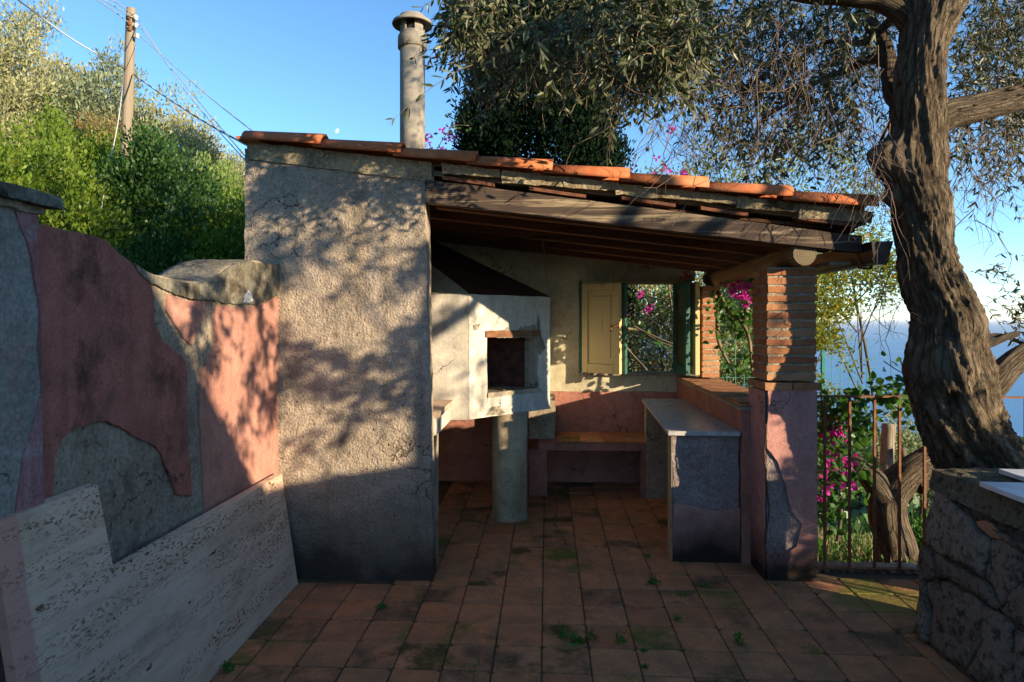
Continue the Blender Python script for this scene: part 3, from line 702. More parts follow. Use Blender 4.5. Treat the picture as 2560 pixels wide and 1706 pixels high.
# rafters, ceiling boards
def slope_box(name, x0, x1, y0, y1, f0, h, m, parent=sh, res=.08, amp=.002, off=0.0):
    return rhex(name, [(x0, y0, f0(x0)), (x1, y0, f0(x1)), (x1, y1, f0(x1)), (x0, y1, f0(x0)), (x0, y0, f0(x0) + h), (x1, y0, f0(x1) + h), (x1, y1, f0(x1) + h), (x0, y1, f0(x0) + h)], m, parent, res, amp, 5, off)
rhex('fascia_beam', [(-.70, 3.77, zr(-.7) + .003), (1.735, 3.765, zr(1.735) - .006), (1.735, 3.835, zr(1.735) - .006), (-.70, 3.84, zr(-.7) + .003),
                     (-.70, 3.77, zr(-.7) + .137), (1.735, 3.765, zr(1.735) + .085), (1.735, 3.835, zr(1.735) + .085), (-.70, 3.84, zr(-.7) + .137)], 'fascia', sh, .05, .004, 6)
for k, y in enumerate((3.90, 4.36, 4.85, 5.34, 5.82)):
    slope_box('rafter', (-.66 if y < 4 else -1.60), 1.62 + .05 * (k % 2), y, y + .085, lambda x: zr(x) + .0, .112, 'rafter', off=k * 3.)
nb = 17
for k in range(nb):
    x0 = -1.60 + k * (3.34 / nb); x1 = x0 + 3.34 / nb - .006
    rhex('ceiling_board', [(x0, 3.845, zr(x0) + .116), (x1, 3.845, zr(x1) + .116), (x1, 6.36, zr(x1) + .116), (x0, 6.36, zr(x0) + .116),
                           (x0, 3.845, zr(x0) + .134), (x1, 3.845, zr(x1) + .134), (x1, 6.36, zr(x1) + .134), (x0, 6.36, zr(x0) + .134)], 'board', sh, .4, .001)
# roof: mortar bed, verge filling, clay tiles
roof = rhex('roof', [(-1.74, 3.85, zt(-1.74) - .045), (1.80, 3.85, zt(1.8) - .045), (1.80, 6.40, zt(1.8) - .045), (-1.74, 6.40, zt(-1.74) - .045),
                     (-1.74, 3.85, zt(-1.74) - .015), (1.80, 3.85, zt(1.8) - .015), (1.80, 6.40, zt(1.8) - .015), (-1.74, 6.40, zt(-1.74) - .015)], 'mortar', sh, .2, .003)
RS = math.atan(.124)
def coppo(L=.50, r0=.072, r1=.088, seg=10, th=.013):
    vs = []; fs = []
    for (x, r) in ((0, r0), (L * .5, (r0 + r1) / 2), (L, r1)):
        for rr in (r, r - th):
            for k in range(seg + 1):
                a = PI * k / seg; vs.append((x, -rr * math.cos(a), rr * math.sin(a) * .86))
    n = seg + 1
    for i in range(2):
        a = i * 2 * n; b = (i + 1) * 2 * n
        for k in range(seg):
            fs.append((a + k, b + k, b + k + 1, a + k + 1)); fs.append((a + n + k, a + n + k + 1, b + n + k + 1, b + n + k))
        fs.append((a, a + n, b + n, b)); fs.append((a + seg, b + seg, b + n + seg, a + n + seg))
    for k in range(seg):
        fs.append((k, k + 1, n + k + 1, n + k)); e = 4 * n; fs.append((e + k, e + n + k, e + n + k + 1, e + k + 1))
    return mesh('roof_tile', vs, fs)
cop = coppo(); cop.materials.append(M['rooftile']); cop.polygons.foreach_set('use_smooth', [True] * len(cop.polygons))
for p in cop.polygons[-20:]: p.use_smooth = False
xe = [at(q * D, 735, 3.70).x for q in (575, 740, 923, 1093, 1270, 1447, 1628, 1822, 2016)]
def put_tile(me, x0, x1, y, zoff, par, flip=False):
    o = bpy.data.objects.new('roof_tile', me); COL.objects.link(o); o.parent = par
    Lx = x1 - x0 + .05; sx = Lx / .50
    o.location = (x1 - Lx, y + random.uniform(-.004, .004), zt(x1 - Lx) + zoff + .002)
    o.scale = (sx, 1, -1 if flip else 1); o.rotation_euler = (random.uniform(-.02, .02), RS - .035 + random.uniform(-.004, .004), random.uniform(-.008, .008))
for i in range(8):
    put_tile(cop, xe[i], xe[i + 1], 3.765, .010, roof)
for j in range(1, 13):
    for i in range(8): put_tile(cop, xe[i] + (j % 2) * .02, xe[i + 1] + (j % 2) * .02, 3.765 + j * .205, .010, roof)
me_end = add_mesh('ridge_tile', [(-1.772 + dx, 3.70 + dy, 2.535 + dz) for dx, dy, dz in ((0, 0, 0), (.13, 0, -.012), (.13, .17, -.012), (0, .17, 0), (-.005, 0, .017), (.13, 0, .012), (.13, .17, .012), (-.005, .17, .017))],
                  [(0, 1, 5, 4), (1, 2, 6, 5), (2, 3, 7, 6), (3, 0, 4, 7), (4, 5, 6, 7), (3, 2, 1, 0)], 'rooftile', roof)
# verge: lumps of mortar and edges of the tiles under them
seg = [(-1.74, -.66, .085), (-.60, -.27, .045), (-.255, .10, .060), (.095, .40, .045), (.385, .74, .055), (.735, 1.06, .042), (1.06, 1.40, .05), (1.39, 1.79, .07)]
for k, (a, b, h) in enumerate(seg):
    yb = 3.80 if k else 3.795
    y0 = 3.748 if k else 3.757
    hh = [h * (1.0 if k == 0 else .95), h * (1.15 if k == 0 else .72)]
    top = lambda x: zt(x) + .012
    rhex('verge_mortar', [(a, y0 + .02, top(a) - hh[0] - .01), (b, y0 + .02, top(b) - hh[1] - .01), (b, 3.86, top(b) - hh[1]), (a, 3.86, top(a) - hh[0]),
                          (a, y0, top(a)), (b, y0, top(b)), (b, 3.86, top(b)), (a, 3.86, top(a))], 'verge_mortar', sh, .025, .008 if k else .004, 16, k * 2.)
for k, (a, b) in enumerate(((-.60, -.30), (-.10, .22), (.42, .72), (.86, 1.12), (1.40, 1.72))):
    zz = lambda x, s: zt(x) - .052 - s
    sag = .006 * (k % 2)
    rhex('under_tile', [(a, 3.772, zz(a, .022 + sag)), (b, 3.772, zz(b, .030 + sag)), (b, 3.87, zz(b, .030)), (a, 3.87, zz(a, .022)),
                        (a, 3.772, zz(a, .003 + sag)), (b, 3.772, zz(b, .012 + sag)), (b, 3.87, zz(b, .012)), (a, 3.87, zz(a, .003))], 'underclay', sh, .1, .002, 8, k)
# gutter along the eave
gx0, gx1 = 1.728, 1.846; gb, gt = 1.800, 1.922
prof = [(gx0 + .01, gt - .0), (gx0 + .02, gb + .01), (gx0 + .035, gb), (gx1 - .045, gb), (gx1 - .02, gb + .012), (gx1, gt - .01), (gx1 + .008, gt), (gx1 - .012, gt - .004), (gx1 - .03, gb + .02), (gx0 + .03, gb + .012)]
vs = [(x, y, z) for y in (3.66, 6.5) for x, z in prof]; n = len(prof)
gut = add_mesh('gutter', vs, [(k, (k + 1) % n, n + (k + 1) % n, n + k) for k in range(n)], 'gutter', sh)
add_mesh('gutter_end', [(gx0 + .008, 3.656, gt), (gx0 + .022, 3.656, gb), (gx1 - .03, 3.656, gb - .004), (gx1 + .004, 3.656, gt + .002), (gx0 + .008, 3.661, gt), (gx0 + .022, 3.661, gb), (gx1 - .03, 3.661, gb - .004), (gx1 + .004, 3.661, gt + .002)],
         [(0, 1, 2, 3), (7, 6, 5, 4), (0, 4, 5, 1), (1, 5, 6, 2), (2, 6, 7, 3), (3, 7, 4, 0)], 'gutter', gut)
for y in (3.80, 5.1, 6.2):
    pr = [(gx0 + .012, gt), (gx0 + .018, gb - .004), (gx1 - .04, gb - .006), (gx1 + .006, gt)]
    vs = [(x + o, yy, z - o * .3) for yy in (y, y + .035) for x, z in pr for o in (0,)]
    add_mesh('gutter_bracket', vs + [(v[0], v[1], v[2] - .008) for v in vs], [(0, 1, 5, 4), (1, 2, 6, 5), (2, 3, 7, 6), (8, 12, 13, 9), (9, 13, 14, 10), (10, 14, 15, 11), (0, 8, 9, 1), (1, 9, 10, 2), (2, 10, 11, 3), (4, 5, 13, 12), (5, 6, 14, 13), (6, 7, 15, 14)], 'rust', gut)
box('eave_board', 1.60, 1.72, 3.86, 6.4, 1.812, 1.832, 'beige_cement', sh)

# ------------------------------------------------------------------ barbecue fireplace
C1 = Vector((-.545, 4.62)); C2 = Vector((.022, 5.225)); ZB, ZT = .805, 1.682
fp = thing('barbecue_fireplace', 'white plastered corner barbecue with a dark hood, standing on a round column', 'barbecue', (-.6, 5.3, 0))
fdir = (C2 - C1); fl = fdir.length; fd = fdir / fl; fn = Vector((fd.y, -fd.x))      # fn points to the camera side
def fpt(s, z, depth=0): return Vector((C1.x + fd.x * s - fn.x * depth, C1.y + fd.y * s - fn.y * depth, z))
def fray(px, py, depth=0.0):
    """point of the slanting face under a pixel"""
    u = (px - 1280) / F; ray = Vector((CT * u - ST, ST * u + CT)); o = C1 - fn * depth
    k = o.dot(fn) / ray.dot(fn); p = ray * k; return (p - o).dot(fd), EYE + (801 - py) / F * k
o0, oz0 = fray(1218, 998); o1, oz1 = fray(1345, 858)
print('opening', o0, o1, oz0, oz1, fl)
oz0 = .98; oz1 = 1.375
def fblock(name, s0, s1, z0, z1, d0, d1, m, res=.05, amp=.004):
    a, b, c_, d_ = fpt(s0, z0, d0), fpt(s1, z0, d0), fpt(s1, z0, d1), fpt(s0, z0, d1)
    up = Vector((0, 0, z1 - z0)); return rhex(name, [a, b, c_, d_, a + up, b + up, c_ + up, d_ + up], m, fp, res, amp, 9)
W = .10
fblock('body', 0, o0, ZB, ZT, 0, W, 'white_plaster'); fblock('body', o1, fl, ZB, ZT, 0, W, 'white_plaster')
fblock('body', o0 + .001, o1 - .001, ZB, oz0 - .035, 0, W, 'white_plaster'); fblock('body', o0 + .001, o1 - .001, oz1 + .05, ZT, 0, W, 'white_plaster')
fblock('lintel', o0 - .02, o1 + .02, oz1 + .002, oz1 + .048, -.012, W - .01, 'rust', .05, .001)
fblock('sill', o0 - .005, o1 + .005, oz0 - .033, oz0, -.015, .30, 'beige_cement', .05, .004)
# left face, inner cheeks, back plate
rhex('body', [(-1.61, 4.62, ZB - .004), (C1.x - .002, 4.62, ZB - .004), (C1.x - .075, 4.70, ZB), (-1.61, 4.70, ZB), (-1.61, 4.62, ZT), (C1.x - .002, 4.62, ZT), (C1.x - .075, 4.70, ZT), (-1.61, 4.70, ZT)], 'white_plaster', fp, .05, .004)
rhex('body', [fpt(fl - .001, ZB + .002, .002), (C2.x + .004, 6.18, ZB), (C2.x - .10, 6.18, ZB), fpt(fl - .14, ZB, .13), fpt(fl - .001, ZT, .002), (C2.x + .004, 6.18, ZT), (C2.x - .10, 6.18, ZT), fpt(fl - .14, ZT, .13)], 'white_plaster', fp, .06, .003)
a0, a1, a2, a3 = fpt(o0 - .03, 0, W + .003), fpt(o1 + .04, 0, W + .003), fpt(o1 - .12, 0, .50), fpt(o0 + .02, 0, .50)
def quadw(name, p, q, z0, z1, m, t_=.02):
    d = Vector((q.x - p.x, q.y - p.y, 0)).normalized(); nn = Vector((-d.y, d.x, 0)) * t_
    P_ = [Vector((p.x, p.y, z0)), Vector((q.x, q.y, z0)), Vector((q.x, q.y, z0)) + nn, Vector((p.x, p.y, z0)) + nn]
    up = Vector((0, 0, z1 - z0)); return rhex(name, P_ + [v + up for v in P_], m, fp, .08, .002)
quadw('firebox_back', Vector((-1.2, 5.20, 0)), Vector((-.178, 5.20, 0)), ZB, ZT, 'firebrick')
quadw('firebox_cheek', Vector((-.176, 5.20, 0)), fpt(o1 + .002, 0, W + .002), oz0 - .03, ZT, 'beige_cement')
quadw('firebox_cheek', fpt(o0 - .02, 0, W + .003), Vector((-.95, 5.19, 0)), oz0 - .02, ZT, 'firebrick')
fblock('grate_bar', o0 + .16, o0 + .175, oz0 + .002, oz0 + .012, .0, .35, 'rust', .1, 0.0)
# hearth slab under the body
hb = [Vector((-1.61, 4.715, ZB + .01)), Vector((C1.x - .05, 4.715, ZB + .01)), Vector((C2.x - .115, 5.34, ZB + .01)), Vector((C2.x - .115, 6.18, ZB + .01)), Vector((-1.61, 6.18, ZB + .01))]
bm = bmesh.new(); lo = [bm.verts.new(v) for v in hb]; hi = [bm.verts.new(v + Vector((0, 0, .08))) for v in hb]; bm.faces.new(lo); bm.faces.new(hi)
for i in range(5): bm.faces.new((lo[i], lo[(i + 1) % 5], hi[(i + 1) % 5], hi[i]))
bm_obj('hearth_slab', bm, 'beige_cement', fp)
# pyramid hood
base = [Vector((-1.61, 4.625, ZT + .004)), Vector((C1.x, 4.625, ZT + .004)), Vector((C2.x, C2.y + .004, ZT + .004)), Vector((C2.x, 6.18, ZT + .004)), Vector((-1.61, 6.18, ZT + .004))]
tz = 2.30; top = [Vector((-1.60, 5.62, tz)), Vector((-1.38, 5.62, tz - .02)), Vector((-1.14, 5.85, tz - .03)), Vector((-1.14, 6.17, tz - .03)), Vector((-1.60, 6.17, tz))]
bm = bmesh.new(); lo = [bm.verts.new(v) for v in base]; hi = [bm.verts.new(v) for v in top]; bm.faces.new(lo); bm.faces.new(hi)
ff = [bm.faces.new((lo[i], lo[(i + 1) % 5], hi[(i + 1) % 5], hi[i])) for i in range(5)]
ho = bm_obj('hood', bm, 'rust_hood', fp); ho.data.materials.append(M['cream'])
for p in ho.data.polygons:
    if abs(p.normal.x) < .2 and p.normal.y < -.3: p.material_index = 1
# column
lathe('column', [(.15, -.01), (.138, .02), (.135, .06), (.134, .5), (.136, .81)], -.285, 5.06, 'column_cement', fp, 40)
# worktop by the fireplace
rbox('side_counter', -1.60, -.675, 4.0, 4.61, .80, .905, 'white_plaster', fp, .06, .004)
rbox('side_counter_top', -1.60, -.655, 3.998, 4.612, .907, .944, 'travertine', fp, .08, .001)
rbox('side_support', -.80, -.70, 4.15, 4.25, -.02, .798, 'beige_cement', fp, .08, .004)
# chips on the face: patches of cement where paint fell
for k, poly in enumerate([[(425, 690), (470, 655), (505, 690), (560, 630), (600, 700), (640, 625), (725, 615), (745, 690), (600, 700)],
                          [(350, 625), (385, 612), (372, 655), (355, 650)], [(425, 1200), (470, 1120), (505, 1110), (545, 1165), (560, 1175), (500, 1195)],
                          [(745, 560), (770, 700), (790, 760), (752, 800), (740, 760)]]):
    pts = []
    for (cx, cy) in poly:
        s_, z_ = fray(1040 + cx / 2.45, 560 + cy / 2.45); pts.append(fpt(min(max(s_, .01), fl - .01), max(z_, ZB + .01), 0))
    pts = frayed(pts, .02, .008, k + 1.5); bm = bmesh.new(); n3 = Vector((fn.x, fn.y, 0))
    lo = [bm.verts.new(p + n3 * .001) for p in pts]; hi = [bm.verts.new(p + n3 * .0065) for p in pts]; bm.faces.new(hi)
    for i in range(len(pts)): bm.faces.new((lo[i], lo[(i + 1) % len(pts)], hi[(i + 1) % len(pts)], hi[i]))
    bm.normal_update(); bmesh.ops.triangulate(bm, faces=[f for f in bm.faces if len(f.verts) > 4]); bm_obj('bare_patch', bm, 'cement' if k != 2 else 'mortar', fp)

# chimney
cx, cy = -1.17, 5.72
ch = thing('chimney', 'tall round grey cement flue with a flat mushroom cap above the roof', 'chimney', (cx, cy, 2.4))
zz = lambda y: 1.5 + (735 - y) * D * 5.78 / F
lathe('flue_pipe', [(.108, 2.40), (.108, zz(112))], cx, cy, 'cement_pipe', ch, 36)
lathe('collar', [(.112, zz(113)), (.126, zz(112)), (.126, zz(90)), (.122, zz(84)), (.11, zz(82))], cx, cy, 'cement_pipe', ch, 36)
for k in range(4):      # the four posts between the smoke openings
    vs = []; fs = []; a0 = math.radians(-90 + 22 + 90 * k); a1 = math.radians(-90 + 68 + 90 * k); m_ = 6
    for z in (zz(83), zz(42)):
        for rr in (.108, .092):
            for j in range(m_ + 1): a = a0 + (a1 - a0) * j / m_; vs.append((cx + rr * math.cos(a), cy + rr * math.sin(a), z))
    q = m_ + 1
    for j in range(m_): fs += [(j, j + 1, 2 * q + j + 1, 2 * q + j), (q + j + 1, q + j, 3 * q + j, 3 * q + j + 1)]
    fs += [(0, 2 * q, 3 * q, q), (m_, q + m_, 3 * q + m_, 2 * q + m_)]
    add_mesh('vent_post', vs, fs, 'cement_pipe', ch)
lathe('vent_base', [(.109, zz(85)), (.109, zz(76)), (.085, zz(76))], cx, cy, 'cement_pipe', ch, 32)
lathe('vent_head', [(.109, zz(52)), (.109, zz(38)), (.085, zz(38)), (.085, zz(52))], cx, cy, 'cement_pipe', ch, 32)
lathe('inner_liner', [(.08, zz(84)), (.08, zz(40))], cx, cy, 'gutter', ch, 24)
lathe('cap', [(.10, zz(60) + .04), (.17, zz(63) + .012), (.176, zz(63) + .022), (.17, zz(55) + .01), (.10, zz(40)), (.03, zz(34))], cx, cy, 'cement_pipe', ch, 40)

# ------------------------------------------------------------------ counter, bench
ct = thing('marble_counter', 'grey marble topped counter on rough lilac and pink plastered supports beside the low wall', 'counter', (.98, 5, 0))
ZC = .813
rhex('marble_top', [(.749, 4.155, ZC - .026), (1.187, 4.155, ZC - .026), (1.187, 5.88, ZC - .026), (.83, 5.88, ZC - .026), (.749, 4.155, ZC), (1.187, 4.155, ZC), (1.187, 5.88, ZC), (.83, 5.88, ZC)], 'marble', ct, .2, .0006)
rbox('support', .785, 1.186, 4.185, 4.32, -.03, ZC - .028, 'lilac', ct, .03, .006, 9)
rbox('support', .835, 1.186, 5.64, 5.76, -.03, ZC - .028, 'beige_cement', ct, .05, .005)
pts = [Vector((.781, 4.18, -.01)), Vector((1.19, 4.18, -.01)), Vector((1.19, 4.18, .34)), Vector((1.05, 4.18, .32)), Vector((.90, 4.18, .345)), Vector((.781, 4.18, .36))]
skin('plaster_skin', pts, (0, -1, 0), .007, 'pink_pillar', ct, .02, .006, 8.0, (1, 4.179))
pts = [Vector((.781, 4.185, -.01)), Vector((.781, 4.32, -.01)), Vector((.781, 4.32, .78)), Vector((.781, 4.185, .78))]
skin('plaster_skin', pts, (-1, 0, 0), .005, 'beige_cement', ct, .03, .002, 9.0, (0, .779))
lt = rbox('loose_tile', 1.19, 1.30, 4.20, 4.36, .99, 1.006, 'tile', None, .06, .002); props(lt, 'loose clay tile lying on the low wall against the brick pillar', 'tile')
be = thing('masonry_bench', 'low salmon plastered bench with clay tile seat under the window', 'bench', (.5, 5.95, 0))
bx0 = at(1350, 1100, 5.66).x
rbox('bench_seat', at(1345, 1100, 5.66).x, .834, 5.66, 6.18, .395, .452, 'pink_inside', be, .06, .005)
for k in range(4):
    a = at(1392, 1080, 5.66).x + k * .20; rbox('seat_tile', a, a + .196, 5.665, 6.178, .455, .470, 'tile', be, .1, .001)
rbox('leg', at(1322, 1100, 5.68).x, at(1368, 1100, 5.68).x, 5.67, 5.82, -.02, .393, 'pink_inside', be, .06, .005)
rbox('leg', .79, .833, 5.67, 5.82, -.02, .393, 'pink_inside', be, .06, .004)
pr_ = rbox('pier', at(1322, 1000, 5.85).x, at(1388, 1000, 5.85).x, 5.84, 6.18, .454, .825, 'beige_cement', be, .05, .006)

# string hanging from the rafters
sp = [at(px, py, 5.2) for px, py in ((1354, 590), (1362, 640), (1366, 690), (1374, 735), (1376, 742))]
o = tubes('hanging_string', [(catmull(sp, 5), [.004] * 21)], simple('jute_string', (.4, .28, .14), .9), None, 5); props(o, 'thin frayed string hanging from the rafters down to the barbecue hood', 'string')

# ------------------------------------------------------------------ old garden wall on the left
gw = thing('garden_wall', 'old pink plastered garden wall with a wavy top and grey bare patches', 'wall', (-1.68, 2.9, 0))
XW = -1.575
tp = [(60, 512), (88, 515), (150, 527), (200, 537), (240, 552), (270, 572), (300, 602), (325, 622), (348, 631), (385, 640), (418, 646), (456, 648), (482, 640), (500, 628), (522, 612), (541, 603), (580, 600), (634, 606), (650, 608)]
prof = [atx(a * D, b * D, XW) for a, b in tp]; prof.sort(key=lambda v: v.y)
def wtop(y):
    for p, q in zip(prof, prof[1:]):
        if p.y <= y <= q.y: return p.z + (q.z - p.z) * (y - p.y) / (q.y - p.y)
    return prof[0].z if y < prof[0].y else prof[-1].z
vs = []; fs = []; NY, NZ, NX = 84, 44, 8; y0, y1 = 1.7, 3.785; idx = {}
def V_(i, j, k):
    key = (i, j, k)
    if key not in idx:
        y = y0 + (y1 - y0) * i / NY; h = wtop(y); z = -.1 + (h + .1) * j / NZ; x = XW - .28 * k / NX
        p = Vector((x, y, z)); q = p + nv(p, 7, .007) + nv(p, 2.2, .008, 5, 1)
        if j == NZ: q.z += .012 * math.sin(PI * k / NX)
        idx[key] = len(vs); vs.append(q)
    return idx[key]
for i in range(NY):
    for j in range(NZ): fs.append((V_(i, j, 0), V_(i + 1, j, 0), V_(i + 1, j + 1, 0), V_(i, j + 1, 0))); fs.append((V_(i, j, NX), V_(i, j + 1, NX), V_(i + 1, j + 1, NX), V_(i + 1, j, NX)))
    for k in range(NX): fs.append((V_(i, NZ, k), V_(i + 1, NZ, k), V_(i + 1, NZ, k + 1), V_(i, NZ, k + 1)))
wb = add_mesh('wall_body', vs, fs, 'cement', gw, True); wb.data.materials.append(M['cement_dark'])
for p in wb.data.polygons:
    if p.normal.z > .55: p.material_index = 1
def wskin(poly, m, amp, seed, off=.004, thick=.008, name='plaster_skin'):
    pts = [atx(a * D, b * D, XW + off) for a, b in poly]
    pts = frayed(pts, .011, amp, seed)
    for p in pts: p.z = min(p.z, wtop(p.y) - .002)
    # fill with a fine grid so that the layer follows the wall
    bm = bmesh.new(); n = Vector((1, 0, 0)); k = len(pts)
    for p in pts: p.x = XW + off
    lo = [bm.verts.new(p - n * .02) for p in pts]; hi = [bm.verts.new(p + n * thick) for p in pts]; bm.faces.new(hi)
    for i in range(k): bm.faces.new((lo[i], lo[(i + 1) % k], hi[(i + 1) % k], hi[i]))
    bm.normal_update(); bmesh.ops.triangulate(bm, faces=[f for f in bm.faces if len(f.verts) > 4])
    return bm_obj(name, bm, m, gw)
S1 = [(60, 512), (90, 517), (180, 535), (245, 556), (296, 600), (340, 640), (350, 690), (352, 740), (370, 785), (412, 815), (425, 840), (427, 900), (428, 1000), (436, 1140), (400, 1135), (388, 1095), (366, 1040), (350, 1025), (310, 1006), (283, 985), (240, 970), (212, 969), (172, 985), (140, 1010), (120, 1045), (118, 1170), (60, 1200)]
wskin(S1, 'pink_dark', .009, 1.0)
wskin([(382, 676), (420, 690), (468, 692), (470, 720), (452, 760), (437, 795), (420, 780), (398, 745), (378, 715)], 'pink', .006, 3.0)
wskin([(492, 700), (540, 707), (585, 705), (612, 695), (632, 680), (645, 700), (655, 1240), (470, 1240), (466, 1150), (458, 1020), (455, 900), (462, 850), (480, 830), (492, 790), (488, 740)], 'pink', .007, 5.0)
# weathered cement coping band
wskin([(300, 604), (348, 634), (418, 649), (456, 651), (500, 631), (541, 606), (580, 603), (645, 609), (645, 672), (610, 690), (580, 699), (535, 700), (500, 694), (470, 690), (420, 684), (380, 668), (340, 650), (310, 622)], 'cement_dark', .007, 7.0, .006, .012, 'coping_band')
wskin([(567, 668), (575, 676), (578, 690), (566, 696), (556, 690), (560, 676)], 'white_marble', .01, 9.0, .010, .0105, 'paint_splash')
# pier with cap
gp = thing('gate_pier', 'grey and mauve plastered pier with flat stone cap ending the pink wall', 'pier', (-1.7, 1.2, 0))
rhex('pier_body', [(-2.0, .2, -.1), (-1.530, .2, -.1), (-1.530, 1.975, -.1), (-2.0, 1.975, -.1), (-2.0, .2, 1.83), (-1.555, .2, 1.83), (-1.555, 1.947, 1.83), (-2.0, 1.93, 1.83)], 'blue_grey', gp, .05, .005)
def pskin(poly, m, seed):
    pts = []
    for a, b in poly:
        x = -1.51
        for _ in range(4):
            p = atx(a * D, b * D, x); x = -1.530 - .025 * (p.z / 1.83)
        p.y = min(p.y, 1.965 - .014 * p.z); pts.append(p)
    pts = frayed(pts, .02, .008, seed)
    for p in pts: p.x = -1.530 - .025 * (max(p.z, -.1) + .1) / 1.93 + .004; p.y = min(p.y, 1.97 - .014 * p.z)
    bm = bmesh.new(); k = len(pts); lo = [bm.verts.new(p - Vector((.02, 0, 0))) for p in pts]; hi = [bm.verts.new(p + Vector((.004, 0, 0))) for p in pts]; bm.faces.new(hi)
    for i in range(k): bm.faces.new((lo[i], lo[(i + 1) % k], hi[(i + 1) % k], hi[i]))
    bm.normal_update(); bmesh.ops.triangulate(bm, faces=[f for f in bm.faces if len(f.verts) > 4]); bm_obj('plaster_skin', bm, m, gp)
pskin([(30, 480), (86, 480), (98, 700), (104, 930), (98, 900), (88, 700), (76, 640), (60, 560)], 'mauve', 2.0)
pskin([(104, 930), (120, 1160), (60, 1200), (30, 1190), (42, 1100), (52, 1050), (78, 960), (90, 900)], 'mauve', 4.0)
capv = [(-2.05, .15, 1.845), (-1.51, .15, 1.845), (-1.505, 1.995, 1.845), (-2.05, 1.985, 1.845), (-2.05, .15, 1.885), (-1.515, .15, 1.885), (-1.51, 1.99, 1.885), (-2.05, 1.98, 1.885)]
rhex('cap_stone', capv, 'cement_dark', gp, .05, .004, 12)
rbox('cap_mortar', -2.0, -1.535, .18, 1.95, 1.822, 1.846, 'mortar', gp, .04, .009, 16)

# travertine slab leaning on the wall
def slab_pt(y, q):
    """q 0..1.. along the leaning height in metres"""
    lean = math.radians(8.5); return Vector((-1.412 + (3.69 - y) * .015 - q * math.sin(lean), y, q * math.cos(lean) + .004))
hl = .63; hh = .945
yl, yn, yr = 1.765, 2.185, 3.70
outl = [(yl, 0), (yr, 0), (yr - .0, hl), (yn + .02, hl + .012), (yn, hh), (yl - .02, hh)]
bm = bmesh.new(); fr = [bm.verts.new(slab_pt(*p)) for p in outl]; bk = [bm.verts.new(slab_pt(*p) + Vector((-.034, 0, .006))) for p in outl]
bm.faces.new(fr); bm.faces.new(bk[::-1])
for i in range(6): bm.faces.new((fr[i], bk[i], bk[(i + 1) % 6], fr[(i + 1) % 6]))
bm.normal_update(); bmesh.ops.triangulate(bm, faces=[f for f in bm.faces if len(f.verts) > 4])
o = bm_obj('travertine_slab', bm, 'travertine'); md = o.modifiers.new('bevel', 'BEVEL'); md.width = .002; md.segments = 2
props(o, 'large notched travertine slab leaning on the floor against the pink wall', 'stone slab')

# ------------------------------------------------------------------ low stone wall with marble tops on the right
sw = thing('stone_table_wall', 'low rubble stone wall with a mossy cement cap in front of the railing', 'wall', (2.3, 2, 0))
def fx(z): return 1.745 + .20 * z
core = [(1.742, .4, -.1), (2.27, .4, -.1), (2.27, 3.30, -.1), (1.742, 3.30, -.1), (1.882, .4, .66), (2.27, .4, .66), (2.27, 3.31, .66), (1.882, 3.31, .66)]
rhex('wall_core', core, 'rubble_joint', sw, .04, .014, 8)
def sray(cx_, cy_):
    px, py = 1960 + cx_ / 2.587, 1100 + cy_ / 2.587; x = 1.8
    for _ in range(6): p = atx(px, py, x); x = fx(p.z)
    p.y = min(p.y, 3.33 if p.z > .1 else 3.36); return p
stones = [[(985, 335), (1040, 335), (1118, 425), (1225, 520), (1236, 560), (1318, 640), (1335, 700), (1285, 870), (1150, 800), (1010, 720), (912, 670), (930, 500)],
          [(895, 700), (955, 712), (970, 760), (985, 890), (920, 925), (890, 990), (868, 950), (872, 800)],
          [(985, 755), (1005, 740), (1130, 822), (1290, 900), (1350, 965), (1385, 1095), (1240, 1005), (1060, 885), (1000, 895)],
          [(935, 930), (1055, 905), (1230, 1015), (1290, 1060), (1300, 1300), (1170, 1480), (1050, 1400), (940, 1310), (960, 1100)],
          [(1300, 1070), (1380, 1115), (1480, 1190), (1500, 1400), (1500, 1650), (1380, 1640), (1190, 1500), (1315, 1320)],
          [(880, 1010), (920, 945), (945, 1100), (925, 1300), (885, 1285), (872, 1150)],
          [(1345, 655), (1430, 650), (1552, 720), (1552, 900), (1400, 1085), (1362, 960), (1302, 880), (1345, 760)],
          [(1400, 1105), (1560, 920), (1640, 900), (1660, 1300), (1495, 1180)], [(1510, 1215), (1660, 1320), (1700, 1750), (1510, 1700)],
          [(1560, 730), (1700, 790), (1700, 890), (1565, 900)], [(1245, 520), (1340, 560), (1435, 640), (1340, 645), (1250, 560)],
          [(1350, 555), (1460, 600), (1620, 700), (1700, 770), (1560, 715), (1440, 640)]]
for k, st in enumerate(stones):
    pts = frayed([sray(*q) for q in st], .035, .012, k * 1.7); c0 = sum(pts, Vector()) / len(pts)
    rings = [(1.0, -.05), (1.0, .0), (.97, .012), (.88, .020), (.74, .023), (.58, .025), (.42, .026), (.25, .026), (.1, .026)]
    vs = []; fs = []; n = len(pts); bulge = random.uniform(.3, 1.0)
    if k == 10: bulge = .2
    for s_, d_ in rings:
        for p in pts:
            q = c0 + (p - c0) * s_ * 1.01; q = Vector((fx(q.z), q.y, q.z)) + Vector((-1, 0, .2)) * d_ * bulge; vs.append(q + nv(q, 7, .012, k, 5))
    vs.append(Vector((fx(c0.z), c0.y, c0.z)) + Vector((-1, 0, .2)) * .026 * bulge)
    for i in range(len(rings) - 1):
        for j in range(n): fs.append((i * n + j, i * n + (j + 1) % n, (i + 1) * n + (j + 1) % n, (i + 1) * n + j))
    b0 = (len(rings) - 1) * n; fs += [(b0 + j, b0 + (j + 1) % n, len(vs) - 1) for j in range(n)]
    add_mesh('stone', vs, fs, 'rock' if k != 10 else 'brick', sw, True)
